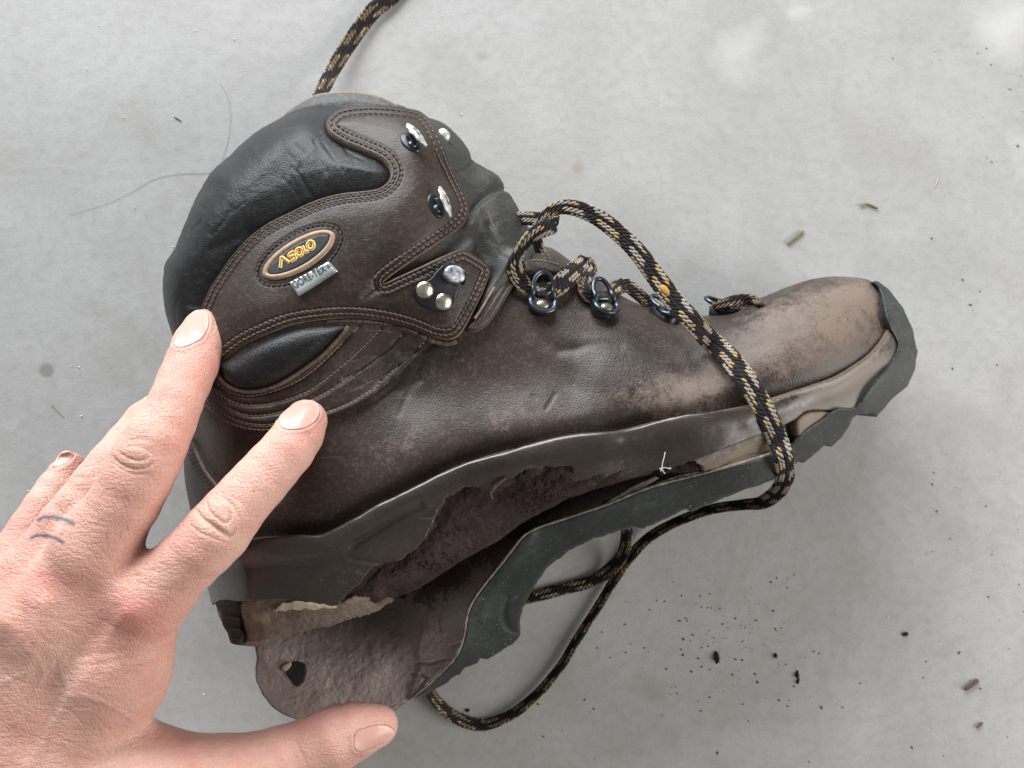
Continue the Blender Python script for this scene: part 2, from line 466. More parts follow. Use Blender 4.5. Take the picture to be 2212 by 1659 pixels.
M['core'] = foam('crumbling_midsole_foam', (.042, .026, .025), (.078, .053, .051), (.17, .125, .115), 1., 2.2)
M['heelfoam'] = foam('heel_midsole_foam', (.13, .098, .082), (.20, .155, .125), (.27, .215, .165), .8, .7)
M['inner'] = foam('sole_inner_residue', (.30, .255, .24), (.39, .34, .315), (.15, .115, .11), .7, .9, (.62, .8))
def rubber():
    m, nt, b = mat('green_black_outsole_rubber'); c = coord(nt)
    n1 = noise(nt, 45, 6, .65, c); n2 = noise(nt, 380, 6, .75, c)
    cc = mix(nt, ramp(nt, n1, [(.35, 0), (.7, 1)]), (.009, .012, .012), (.020, .0255, .024))
    d = ramp(nt, mth(nt, 'ADD', mth(nt, 'MULTIPLY', n2, .7), mth(nt, 'MULTIPLY', n1, .5)), [(.62, 0), (.82, .6)])
    cc = mix(nt, d, cc, (.065, .07, .062))
    sp = ramp(nt, noise(nt, 900, 2, .5, c), [(.735, 0), (.76, 1)])
    cc = mix(nt, sp, cc, (.45, .43, .38))
    nt.links.new(cc, b.inputs['Base Color'])
    nt.links.new(mth(nt, 'ADD', mth(nt, 'MULTIPLY', d, .4), .42), b.inputs['Roughness'])
    p = bump(nt, b, n2, .0003); bump(nt, b, n1, .001, .5, p)
    return m
M['rubber'] = rubber()
def skin():
    m, nt, b = mat('skin'); c = coord(nt)
    base = mix(nt, ramp(nt, noise(nt, 45, 4, .6, c), [(.35, 0), (.65, 1)]), (.575, .33, .265), (.65, .41, .335))
    base = mix(nt, mth(nt, 'MULTIPLY', ramp(nt, noise(nt, 300, 4, .7, c), [(.45, 0), (.75, 1)]), .30), base, (.58, .29, .23))
    base = mix(nt, mth(nt, 'MULTIPLY', ramp(nt, noise(nt, 70, 3, .5, c, .8), [(.48, 0), (.66, 1)]), .35), base, (.58, .26, .215))
    r = attr(nt, 'red'); base = mix(nt, mth(nt, 'MINIMUM', mth(nt, 'ADD', r, mth(nt, 'MULTIPLY', mth(nt, 'SUBTRACT', noise(nt, 120, 4, .6, c), .5), mth(nt, 'MULTIPLY', r, 1.0))), 1.), base, (.56, .22, .185))
    base = mix(nt, attr(nt, 'pale'), base, (.70, .50, .375))
    base = mix(nt, attr(nt, 'vein'), base, (.44, .32, .29))
    base = mix(nt, attr(nt, 'crease'), base, (.40, .17, .12))
    base = mix(nt, attr(nt, 'ink'), base, (.085, .115, .13))
    base = mix(nt, attr(nt, 'mole'), base, (.25, .09, .06))
    nt.links.new(base, b.inputs['Base Color'])
    b.inputs['Roughness'].default_value = .47
    b.inputs['Specular IOR Level'].default_value = .38
    b.inputs['Subsurface Weight'].default_value = .22
    b.inputs['Subsurface Radius'].default_value = (1., .35, .2); b.inputs['Subsurface Scale'].default_value = .0022
    vo = nd(nt, 'ShaderNodeTexVoronoi', feature='DISTANCE_TO_EDGE'); vo.inputs['Scale'].default_value = 700
    mp = nd(nt, 'ShaderNodeMapping'); nt.links.new(c, mp.inputs[0]); mp.inputs['Rotation'].default_value = (0, 0, .85); mp.inputs['Scale'].default_value = (1.3, .8, 1)
    wn = noise(nt, 120, 3, .6, c)
    nt.links.new(mp.outputs[0], vo.inputs['Vector'])
    h = ramp(nt, vo.outputs['Distance'], [(0, 0), (.16, 1)])
    # fine lines that run across the hand
    mp2 = nd(nt, 'ShaderNodeMapping'); nt.links.new(c, mp2.inputs[0]); mp2.inputs['Rotation'].default_value = (0, 0, -.72); mp2.inputs['Scale'].default_value = (150, 800, 300)
    h2 = noise(nt, 1, 4, .6, mp2.outputs[0], 1.2)
    p = bump(nt, b, h, .00012)
    p = bump(nt, b, h2, .00052, 1., p)
    bump(nt, b, wn, .0006, .5, p)
    return m
M['skin'] = skin()
def nailm():
    m, nt, b = mat('finger_nail')
    base = mix(nt, attr(nt, 'white'), (.54, .30, .25), (.66, .46, .40))
    nt.links.new(base, b.inputs['Base Color']); b.inputs['Roughness'].default_value = .40; b.inputs['Specular IOR Level'].default_value = .2; b.inputs['Coat Weight'].default_value = .3; b.inputs['Coat Roughness'].default_value = .18
    b.inputs['Subsurface Weight'].default_value = .1; b.inputs['Subsurface Scale'].default_value = .001
    c = coord(nt); bump(nt, b, noise(nt, 500, 3, .6, c), .00008)
    return m
M['nail'] = nailm()
for k, c in (('lace_black', (.022, .019, .021)), ('lace_dark', (.038, .033, .035)), ('lace_white', (.38, .33, .285)), ('lace_yellow', (.46, .325, .11)), ('lace_tan', (.21, .145, .085))):
    M[k] = simple(k + '_yarn', c, .85, n_scale=800, n_amt=.35, bmp=.0002, spec=.25)

def concrete():
    m, nt, b = mat('concrete'); c = coord(nt)
    n0 = noise(nt, 5, 5, .6, c); n1 = noise(nt, 22, 6, .65, c); n2 = noise(nt, 180, 7, .7, c); n3 = noise(nt, 1500, 3, .7, c)
    cc = mix(nt, ramp(nt, n0, [(.35, 0), (.65, 1)]), (.335, .335, .33), (.385, .385, .38))
    cc = mix(nt, ramp(nt, noise(nt, 9, 6, .7, c, 1.5), [(.5, 0), (.7, .45)]), cc, (.45, .45, .445))
    cc = mix(nt, ramp(nt, n1, [(.42, 0), (.68, .8)]), cc, (.425, .43, .425))
    cc = mix(nt, ramp(nt, noise(nt, 13, 5, .7, c, .6), [(.52, 0), (.70, .6)]), cc, (.305, .295, .28))
    cc = mix(nt, ramp(nt, n2, [(.46, 0), (.68, .34)]), cc, (.25, .247, .24))
    cc = mix(nt, ramp(nt, n3, [(.45, 0), (.70, .45)]), cc, (.24, .237, .232))
    # pale worn patches by the upper right, a damp spot, a rust-brown spot, long pencil-thin marks
    def spot(x, y, r, soft, colr, amt, warp=.004):
        nonlocal cc
        dv = nd(nt, 'ShaderNodeVectorMath', operation='DISTANCE')
        ad = nd(nt, 'ShaderNodeVectorMath', operation='ADD'); nt.links.new(c, ad.inputs[0])
        nv = nd(nt, 'ShaderNodeTexNoise'); nv.inputs['Scale'].default_value = 60 if r < .02 else 25; nv.inputs['Detail'].default_value = 5; nt.links.new(c, nv.inputs['Vector'])
        sb = nd(nt, 'ShaderNodeVectorMath', operation='SUBTRACT'); nt.links.new(nv.outputs['Color'], sb.inputs[0]); sb.inputs[1].default_value = (.5, .5, .5)
        scl = nd(nt, 'ShaderNodeVectorMath', operation='SCALE'); nt.links.new(sb.outputs[0], scl.inputs[0]); scl.inputs['Scale'].default_value = warp * 4
        nt.links.new(scl.outputs[0], ad.inputs[1])
        nt.links.new(ad.outputs[0], dv.inputs[0]); dv.inputs[1].default_value = (x, y, 0)
        f = nd(nt, 'ShaderNodeMapRange'); nt.links.new(dv.outputs['Value'], f.inputs[0])
        f.inputs[1].default_value = r; f.inputs[2].default_value = r * soft; f.inputs[3].default_value = 0; f.inputs[4].default_value = amt
        cc = mix(nt, f.outputs[0], cc, colr)
    def fl(u, v): p = W(u, v, 0) / 100; return float(p[0]), float(p[1])
    spot(*fl(101, 800), .0046, .55, (.19, .175, .165), .75, .0004)
    spot(*fl(1249, 362), .0040, .3, (.28, .215, .195), .6, .0012)
    spot(*fl(1600, 110), .018, .2, (.49, .49, .485), .6, .007)
    spot(*fl(2190, 60), .026, .2, (.52, .52, .52), .8, .012)
    spot(*fl(2230, 330), .015, .1, (.50, .50, .50), .6, .012)
    spot(*fl(1725, 25), .008, .2, (.50, .50, .50), .6, .004)
    spot(*fl(1405, 1480), .010, .2, (.25, .225, .2), .45, .005)
    spot(*fl(1050, 130), .004, .1, (.25, .24, .235), .7, .006)
    spot(*fl(1555, 318), .0015, .1, (.28, .33, .42), .5, .001)
    # scattered dark pinholes
    vo = nd(nt, 'ShaderNodeTexVoronoi', feature='F1'); vo.inputs['Scale'].default_value = 75; nt.links.new(c, vo.inputs['Vector']); vo.inputs['Randomness'].default_value = 1
    cut = nd(nt, 'ShaderNodeSeparateColor'); nt.links.new(vo.outputs['Color'], cut.inputs[0])
    rad = mth(nt, 'MULTIPLY', mth(nt, 'GREATER_THAN', cut.outputs[0], .86), mth(nt, 'MULTIPLY', cut.outputs[1], .055))
    pin = mth(nt, 'LESS_THAN', vo.outputs['Distance'], rad)
    cc = mix(nt, mth(nt, 'MULTIPLY', pin, .55), cc, (.16, .15, .14))
    nt.links.new(cc, b.inputs['Base Color'])
    nt.links.new(mth(nt, 'ADD', mth(nt, 'MULTIPLY', n2, .2), .5), b.inputs['Roughness'])
    b.inputs['Specular IOR Level'].default_value = .35
    p = bump(nt, b, n2, .00016); p = bump(nt, b, n3, .00012, .8, p)
    bump(nt, b, mth(nt, 'MULTIPLY', pin, -1.), .0004, 1, p)
    return m
M['concrete'] = concrete()

# ------------------------------------------------------------------ floor
def build_floor():
    s = 300.
    n = 60; g = np.linspace(-s, s, n)
    V = []; Fs = []
    for y in g:
        for x in g: V.append((x, y, 0))
    for j in range(n - 1):
        for i in range(n - 1): Fs.append([j * n + i, j * n + i + 1, (j + 1) * n + i + 1, (j + 1) * n + i])
    o = make('floor', V, Fs, M['concrete']); o['kind'] = 'structure'; o['label'] = 'pale grey polished concrete floor with small stains'
build_floor()

# ------------------------------------------------------------------ boot: shared surface
HEEL = [(598, 265), (550, 297), (502, 341), (466, 373), (442, 413), (422, 453), (402, 501), (386, 541), (366, 569), (361, 605), (362, 653), (370, 693),
        (382, 729), (398, 790), (408, 850), (411, 900), (407, 955), (397, 996), (401, 1049), (411, 1101), (430, 1180), (448, 1235), (460, 1272), (466, 1302), (472, 1330), (492, 1366), (498, 1388)]
TOPSIL = [(598, 265), (640, 243), (710, 227), (782, 219), (830, 221), (880, 236), (920, 266), (950, 281), (986, 317), (1012, 350), (1070, 392), (1100, 436), (1120, 472), (1136, 505), (1142, 520),
          (1160, 530), (1192, 536), (1238, 568), (1312, 619), (1360, 648), (1413, 668), (1470, 680), (1523, 682), (1580, 674), (1634, 649), (1671, 633), (1717, 614), (1754, 603), (1800, 597),
          (1846, 599), (1882, 607), (1905, 630), (1935, 690), (1950, 750)]
LOWER = [(498, 1388), (529, 1391), (593, 1378), (695, 1357), (781, 1331), (844, 1306), (908, 1280), (994, 1225), (1079, 1178), (1143, 1131), (1239, 1084), (1330, 1056), (1420, 1036),
         (1500, 1020), (1600, 1005), (1700, 975), (1800, 930), (1880, 870), (1935, 800), (1950, 750)]
SIL = np.vstack([smooth(HEEL[::-1], n=4), smooth(TOPSIL, n=4)[1:]])
LOW = resample(LOWER, 8)
BODY = np.vstack([smooth(HEEL[::-1], n=3)[:-1], smooth(TOPSIL, n=3)[:-1], np.array(LOWER[::-1])[:-1] + np.array([-5, -13])])
RAND_TOP = [(440, 1160), (500, 1166), (546, 1165), (593, 1161), (653, 1158), (704, 1154), (738, 1139), (781, 1114), (823, 1090), (887, 1058), (951, 1024), (1015, 998), (1079, 979), (1143, 964),
            (1239, 945), (1338, 931), (1429, 909), (1519, 895), (1610, 877), (1685, 854), (1754, 831), (1800, 815), (1846, 789), (1882, 762), (1910, 725), (1919, 700)]
RT = smooth(RAND_TOP, n=4)
zc = RBF([(400, 600, 7.5), (450, 450, 7.7), (550, 350, 7.7), (650, 290, 7.5), (800, 250, 6.9), (600, 450, 8.35), (700, 500, 8.7), (850, 350, 8.1), (930, 330, 7.3), (960, 440, 7.6), (800, 600, 8.9),
          (960, 600, 8.2), (1040, 560, 7.0), (1010, 470, 6.9), (600, 700, 9.1), (450, 750, 8.2), (480, 900, 8.4), (430, 1000, 7.6), (700, 850, 8.7), (850, 790, 8.1), (1000, 740, 8.0), (600, 1050, 8.7),
          (750, 1000, 8.9), (900, 915, 8.65), (900, 850, 8.1), (1100, 905, 8.72), (1100, 760, 7.75), (1100, 830, 8.05), (1100, 945, 8.95), (900, 985, 9.05), (1300, 895, 8.6), (1290, 925, 8.8), (1240, 830, 7.95), (700, 980, 9.0), (1150, 650, 7.0), (1120, 560, 6.2), (1090, 450, 5.6), (1000, 380, 5.6), (1300, 690, 6.8), (1300, 800, 8.0), (1430, 720, 6.7), (1450, 850, 8.3),
          (1570, 720, 6.6), (1600, 800, 7.9), (1750, 730, 7.6), (1850, 700, 6.9), (1800, 640, 6.5), (1900, 700, 6.1), (600, 1200, 9.0), (450, 1200, 7.8), (900, 1090, 9.1), (1200, 980, 9.0), (1500, 930, 8.6), (1700, 880, 7.9), (1850, 830, 6.9),
          (1940, 760, 5.8), (500, 1300, 8.3), (700, 1300, 8.9), (900, 1200, 8.8), (1100, 1080, 8.6), (1400, 1010, 8.3), (1650, 960, 7.8), (1800, 920, 6.9), (1550, 690, 6.0)], lam=.0015)
TONGUE_LINE = [(902, 240), (914, 261), (934, 293), (950, 341), (970, 389), (998, 429), (1006, 465), (1000, 484), (1010, 520), (1060, 560), (1104, 590), (1120, 560), (1180, 520)]
ZS = 3.9
WR = []
for i in range(26):   # soft creases where the ankle folds
    x0 = 770 + rng.rand() * 190; y0 = 745 + rng.rand() * 115; a = math.radians(-38 + rng.randn() * 12); L = 22 + rng.rand() * 40
    WR.append((smooth([(x0 - L * math.cos(a), y0 - L * math.sin(a)), (x0 + rng.randn() * 3, y0 + rng.randn() * 3), (x0 + L * math.cos(a), y0 + L * math.sin(a))], n=3), .016 + .02 * rng.rand(), 4 + 3 * rng.rand()))
WR += [([(1178, 885), (1190, 868), (1197, 852)], .06, 2.2), ([(1150, 855), (1158, 862)], .05, 2.5), ([(1205, 760), (1290, 742), (1340, 748)], .04, 9), ([(1120, 690), (1180, 742), (1240, 760)], .05, 14),
       ([(1480, 735), (1540, 745), (1600, 722), (1640, 700)], .10, 18), ([(1500, 765), (1580, 780), (1650, 740)], .06, 14), ([(560, 1010), (640, 1090), (700, 1100)], .05, 20)]
GU0, GV0 = 300., 150.
def AMP(u): return .28 * (1 - .72 * sstep(1450, 1800, u))
def cached(G, GS):
    ny, nx = G.shape
    def f(u, v):
        x = np.clip((np.asarray(u, float) - GU0) / GS, 0, nx - 1.001); y = np.clip((np.asarray(v, float) - GV0) / GS, 0, ny - 1.001)
        i = x.astype(int); j = y.astype(int); a = x - i; b = y - j
        return (G[j, i] * (1 - a) + G[j, i + 1] * a) * (1 - b) + (G[j + 1, i] * (1 - a) + G[j + 1, i + 1] * a) * b
    return f
def grid(gs): return np.meshgrid(np.arange(GU0, 2040, gs), np.arange(GV0, 1440, gs))
gx4, gy4 = grid(4.); gx2, gy2 = grid(2.)
dRT = cached(dist(gx4, gy4, RT), 4.); dSIL = cached(dist(gx4, gy4, SIL), 4.); dLOW = cached(dist(gx4, gy4, LOW), 4.)
_zc = cached(zc(gx4, gy4), 4.); _in = inside(gx2, gy2, BODY)
def _h0(u, v, ins):
    d = dSIL(u, v); Rr = 56 + 30 * sstep(650, 350, v) * sstep(900, 500, u) + 48 * sstep(780, 950, v) * sstep(640, 520, u)
    return ZS + np.maximum(_zc(u, v) - ZS, .2) * prof(np.where(ins | (dLOW(u, v) < d), d, 0) / Rr)
_g = _h0(gx2, gy2, _in); H0 = cached(_g, 2.)
_g = _g - AMP(gx2) * gauss(dRT(gx2, gy2), 26)
for l, dp, w in WR:
    l = np.asarray(l); x0, x1 = l[:, 0].min() - 4 * w, l[:, 0].max() + 4 * w; y0, y1 = l[:, 1].min() - 4 * w, l[:, 1].max() + 4 * w
    m = (gx2 > x0) & (gx2 < x1) & (gy2 > y0) & (gy2 < y1)
    _g[m] -= dp * gauss(dist(gx2[m], gy2[m], l), w)
H = cached(_g + .035 * fbm(gx2, gy2, 90, 3, 5), 2.)
def blob(u, v, x, y, rx, ry, a, ang=0.):
    c, s = math.cos(math.radians(ang)), math.sin(math.radians(ang)); dx, dy = u - x, v - y
    p, q = dx * c + dy * s, -dx * s + dy * c
    return a * np.exp(-(p / rx) ** 2 - (q / ry) ** 2)
def wear_f(u, v, d=None):
    w = blob(u, v, 1790, 700, 165, 110, .80, -20) - blob(u, v, 1690, 720, 70, 40, .28, -20) - blob(u, v, 1620, 840, 130, 16, .3, -14) + blob(u, v, 1560, 800, 210, 60, .42, -15) + blob(u, v, 1490, 860, 110, 42, .5, -12) + blob(u, v, 1170, 890, 200, 34, .36, -10)
    w += blob(u, v, 850, 965, 110, 45, .36, -20) + blob(u, v, 1250, 720, 260, 60, .22, -8) + blob(u, v, 1650, 700, 110, 40, .35, -20) + blob(u, v, 1850, 640, 60, 40, .4)
    w += blob(u, v, 700, 870, 120, 60, .15) + blob(u, v, 930, 800, 90, 60, .25, -30)
    w += .26 * fbm(u, v, 80, 4, 9)
    return w

boot = bpy.data.objects.new('hiking_boot', None); col.objects.link(boot)
boot.location = BOOT_ORG * .01
tag(boot, 'worn brown leather hiking boot lying on its side with the sole peeling off', 'boot')

# ------------------------------------------------------------------ boot: body
def body_top(u, v, d):
    z = H(u, v) - .12
    dl = dLOW(u, v)
    in_t = sstep(0, 1, (u > 0))
    # beyond the lace edge of the ankle flap the tongue lies lower
    return z - 1.1 * (1 - prof(dl / 30.)) * (dSIL(u, v) > 20)
def body_bot(u, v, d):
    return ZS - (ZS - .05) * prof(dSIL(u, v) / 90.)
solid('upper', BODY, M['vamp'], body_top, body_bot, boot, sp=5.2, attrs={'wear': wear_f})

# far rim of the collar, seen past the near one
CL = smooth([(585, 285), (598, 262), (617, 243), (640, 226), (680, 205), (720, 199), (775, 199), (830, 212), (872, 236), (905, 262), (895, 300), (760, 300), (640, 320)], True, 5)
solid('collar_lining', CL, M['lining'], lambda u, v, d: 4.6 + .9 * prof(d / 26.) + .03 * fbm(u, v, 20, 3, 3), lambda u, v, d: 1.2 + 0 * d, boot, sp=5, edge=M['edge'], ew=2.0, attrs={'wear': lambda u, v, d: .1 + .25 * gauss(d, 5)})

# ------------------------------------------------------------------ boot: collar padding
PANEL = R(1, (340, 1330), (380, 1240), (430, 1160), (500, 1060), (600, 950), (700, 880), (800, 830), (900, 780), (1000, 745), (1100, 725), (1200, 715), (1280, 700), (1325, 660), (1335, 610), (1300, 560), (1200, 510),
          (1080, 460), (1010, 410), (995, 360), (1035, 310), (1110, 282), (1250, 272), (1400, 285), (1480, 300), (1535, 350), (1575, 420), (1620, 540), (1670, 650), (1722, 750), (1742, 820), (1720, 880), (1650, 940),
          (1550, 1010), (1450, 1080), (1350, 1150), (1300, 1192))
PANEL2 = R(1, (1300, 1196), (1400, 1150), (1500, 1105), (1620, 1050), (1700, 1025), (1780, 1065), (1862, 1130), (1835, 1230), (1785, 1340), (1740, 1430), (1700, 1485), (1640, 1506), (1560, 1490), (1450, 1440), (1300, 1400),
           (1120, 1385), (950, 1400), (800, 1430), (680, 1480), (580, 1530), (500, 1590))
PANEL3 = [(500, 777), (483, 795), (470, 785), (452, 745), (442, 700)]
PA = np.vstack([smooth(PANEL, n=4), smooth(PANEL2, n=4), np.array(PANEL3)])
PAD = [(592, 268), (640, 243), (710, 226), (782, 218), (830, 220), (880, 234), (912, 258), (925, 300), (860, 420), (700, 520), (560, 640), (500, 760), (440, 800), (404, 800), (395, 780), (380, 729), (366, 690), (358, 653), (357, 605), (362, 569),
       (382, 541), (398, 501), (418, 453), (438, 413), (462, 373), (499, 340), (547, 295)]
PADW = []
rp = np.random.RandomState(5)
for i in range(34):
    x0 = 400 + rp.rand() * 420; y0 = 560 - (x0 - 400) * .62 + rp.randn() * 60; a = math.radians((-62 if x0 < 560 else 55) + rp.randn() * 16); L = 12 + rp.rand() * 26
    PADW.append((smooth([(x0 - L * math.cos(a), y0 - L * math.sin(a)), (x0 + rp.randn() * 3, y0 + rp.randn() * 3), (x0 + L * math.cos(a), y0 + L * math.sin(a))], n=3), .012 + .02 * rp.rand(), 2.5 + 2 * rp.rand()))
def pad_off(u, v, d):
    dp = np.where(inside(u, v, PA), 0, dist(u, v, PA, True))
    o = .02 + .44 * prof(d / 60.) * sstep(-25, 62, dp) ** .9 - .05 * gauss(dp, 5)
    for l, a, w in (([(900, 248), (860, 236), (800, 232), (720, 240), (640, 262)], -.05, 8), ([(400, 620), (470, 560), (560, 520)], .04, 30), ([(430, 700), (480, 600)], -.05, 12), ([(470, 545), (560, 500)], -.03, 10)):
        o = o + a * gauss(dist(u, v, smooth(l, n=4)), w)
    # fine compression wrinkles across the rolled top
    s = (u * .94 - v * .34)
    roll = gauss(dist(u, v, smooth([(470, 380), (600, 285), (720, 246), (850, 240)], n=4)), 22)
    for l, a, w in PADW: o = o - a * gauss(dist(u, v, l), w)
    return o + .012 * roll * (vnoise(s / 4.2, v / 30., 3) - .5) * 2 + .05 * fbm(u, v, 60, 4, 2)
shell('collar_padding', smooth(PAD, True, 4), M['black'], pad_off, H0, boot, sp=3.6, skirt=.3, attrs={'wear': lambda u, v, d: .12 * fbm(u, v, 50, 3, 4) + blob(u, v, 450, 440, 60, 16, .30, -50) + blob(u, v, 780, 232, 160, 6, .6, 0) + blob(u, v, 800, 400, 80, 14, .15, 30) + blob(u, v, 390, 600, 30, 60, .12)})  # scuffs, plus the collar edge's highlight put into the colour as a pale line

# ------------------------------------------------------------------ boot: ankle flap panel
SEAM_RELIEF = lambda d: -.045 * gauss(d - 10.5, 3.2) - .045 * gauss(d - 21.5, 3.2) + .02 * gauss(d - 16, 3.)
CREV = R(1, (1300, 1192), (1240, 1200))
BADGE_C = R('badge', (940, 870))[0]
def badge_pt(x, y, tilt=-31.5):   # badge frame, u-lengths
    a = math.radians(tilt); return (BADGE_C[0] + x * math.cos(a) - y * math.sin(a), BADGE_C[1] + x * math.sin(a) + y * math.cos(a))
def oval(rx, ry, n=48, p=1.0): return [badge_pt(rx * math.copysign(abs(math.cos(t)) ** p, math.cos(t)), ry * math.copysign(abs(math.sin(t)) ** p, math.sin(t))) for t in np.linspace(0, 2 * math.pi, n, endpoint=False)]
STITCH_OVAL = np.array(oval(100, 46))
def panel_off(u, v, d):
    o = .10 + .24 * prof(d / 4.) + SEAM_RELIEF(d) + .10 * sstep(8, 60, d)
    o = o - .035 * gauss(dist(u, v, STITCH_OVAL, True), 3.2)
    o = o - .10 * gauss(dist(u, v, [(790, 640), (835, 606), (905, 590)]), 9) * (d > 6)
    # fine creases fanning from the notch
    s = (u * .5 - v * .86)
    cr = blob(u, v, 800, 640, 80, 60, 1.)
    o = o + .010 * cr * (vnoise(s / 3.6, (u + v) / 30., 8) - .5) * 2
    return o + .018 * fbm(u, v, 40, 4, 12)
shell('ankle_flap', PA, M['brown'], panel_off, H0, boot, sp=3.2, skirt=.55, edge=M['edge'], ew=2.4, rings=(1., 2.2, 4.),
      attrs={'wear': lambda u, v, d: .10 * gauss(d, 8) + blob(u, v, 990, 700, 60, 40, .25) + blob(u, v, 820, 610, 60, 16, .25, -30) + blob(u, v, 980, 590, 30, 20, .35) + .12 * fbm(u, v, 40, 3, 6)})

def inset(poly, off, closed=True, keep=.96, sgn=None):
    B = resample(poly, 2.0, True)
    ar = 0.5 * np.sum(B[:, 0] * np.roll(B[:, 1], -1) - np.roll(B[:, 0], -1) * B[:, 1])
    if ar < 0: B = B[::-1]
    T = np.roll(B, -2, 0) - np.roll(B, 2, 0); T /= np.linalg.norm(T, axis=1)[:, None] + 1e-9
    q = B + np.stack([-T[:, 1], T[:, 0]], -1) * off
    return q[(dist(q[:, 0], q[:, 1], B, True) > off * keep) & inside(q[:, 0], q[:, 1], B)]
def stitches(path, hf, off, pitch=11., r=2.0, L=None, tilt=9., lift=.0, keep=None):
    p = np.asarray(path, float)
    segs = []; cur = [p[0]]
    for a, b in zip(p[:-1], p[1:]):
        if np.linalg.norm(b - a) > 16: segs.append(np.array(cur)); cur = [b]
        else: cur.append(b)
    segs.append(np.array(cur)); C = []; T = []; N = []
    for s in segs:
        if len(s) < 3: continue
        q = resample(s, pitch)
        if len(q) < 3: continue
        # gentle smoothing
        m = (q[:-1] + q[1:]) / 2; t = q[1:] - q[:-1]
        ln = np.linalg.norm(t, axis=1); ok = ln > pitch * .5; m = m[ok]; t = t[ok] / ln[ok][:, None]
        if not len(m): continue
        a = np.radians(tilt + rng.randn(len(m)) * 3); t = np.stack([t[:, 0] * np.cos(a) - t[:, 1] * np.sin(a), t[:, 0] * np.sin(a) + t[:, 1] * np.cos(a)], -1)
        n = normals(m[:, 0], m[:, 1], hf, 4)
        h = hf(m[:, 0], m[:, 1]); c = W(m[:, 0], m[:, 1], h) + n * (off + lift)
        e = 3.; T3 = W(m[:, 0] + t[:, 0] * e, m[:, 1] + t[:, 1] * e, hf(m[:, 0] + t[:, 0] * e, m[:, 1] + t[:, 1] * e)) - W(m[:, 0], m[:, 1], h)
        T3 /= np.linalg.norm(T3, axis=1)[:, None]
        C.append(c); T.append(T3); N.append(n)
    if not C: return [], [], []
    return np.vstack(C), np.vstack(T), np.vstack(N)
CMU = 34. / 1770.    # one u in cm at boot height
def stitch_obj(name, rows, m, pitch=11., r=2.1, parent=None):
    C, T, N = [], [], []
    for path, hf, off in rows:
        a, b, c = stitches(path, hf, off, pitch)
        if len(a): C.append(a); T.append(b); N.append(c)
    V, Fs, nf = picks(np.vstack(C), np.vstack(T), np.vstack(N), pitch * .50 * CMU, r * CMU, r * CMU * .8)
    return make(name, V, Fs, m, parent or boot, kind='stuff')
def cutp(path, x0=None, x1=None, y0=None, y1=None):
    p = np.asarray(path); k = np.ones(len(p), bool)
    if x0 is not None: k &= p[:, 0] > x0
    if y0 is not None: k &= p[:, 1] > y0
    if x1 is not None: k &= p[:, 0] < x1
    if y1 is not None: k &= p[:, 1] < y1
    return p[k]
stitch_obj('flap_stitching', [(inset(PA, 10.5), H0, .345), (inset(PA, 21.5), H0, .385)], M['thread'])
stitch_obj('badge_stitching', [(resample(STITCH_OVAL, 2, True), H0, .455)], M['thread_dk'])

# ------------------------------------------------------------------ boot: quilted heel panel and its oval insert
INS = R(3, (1306, 452), (1400, 400), (1500, 340), (1600, 290), (1750, 240), (1900, 222), (2000, 222), (1930, 300), (1860, 375), (1780, 440), (1700, 500), (1600, 560), (1500, 590), (1420, 590), (1355, 560), (1318, 510))
L1 = [(474, 828), (504, 847), (541, 855), (597, 843), (653, 817), (691, 787), (728, 750), (774, 705)]
L2 = [(472, 847), (515, 870), (560, 875), (616, 864), (672, 842), (728, 799), (780, 752), (822, 709)]
L3 = [(462, 850), (497, 880), (541, 896), (597, 892), (642, 879), (709, 846), (760, 812), (796, 785), (835, 757), (870, 721)]
L4 = [(455, 860), (490, 892), (530, 910), (579, 916), (650, 907), (712, 890), (750, 875), (802, 843), (860, 795), (918, 735)]
L5 = [(452, 870), (488, 903), (530, 921), (579, 927), (625, 920)]
LN = [smooth(l, n=5) for l in (L1, L2, L3, L4, L5)]
QP = np.vstack([np.array([(470, 780), (500, 760), (600, 690), (760, 690), (860, 700), (930, 725), (936, 738)]), smooth([(925, 745), (868, 804), (810, 852), (755, 884), (716, 899), (652, 918), (579, 932), (530, 927), (485, 908), (446, 880), (440, 850)], n=4)])
def q_off(u, v, d):
    o = .04 + .14 * prof(d / 8.)
    for l in LN: o = o - .055 * gauss(dist(u, v, l), 3.4)
    dd = np.minimum.reduce([dist(u, v, l) for l in LN]); o = o + .06 * prof(dd / 14.)
    return o + .012 * fbm(u, v, 14, 3, 21)
shell('quilted_panel', QP, M['brown'], q_off, H, boot, sp=3.4, skirt=.3, holes=(), attrs={'wear': lambda u, v, d: .22 * fbm(u, v, 30, 3, 22) + .1})
stitch_obj('quilting_stitches', [(l, H, .17) for l in LN], M['thread_lt'], 9.5, 1.7)
INSC = smooth(INS, True, 4)
shell('oval_insert', INSC, M['black'], lambda u, v, d: .16 + .55 * prof(d / 42.), H0, boot, sp=3.4, skirt=.4, attrs={'wear': lambda u, v, d: .05 * fbm(u, v, 30, 3, 1)})
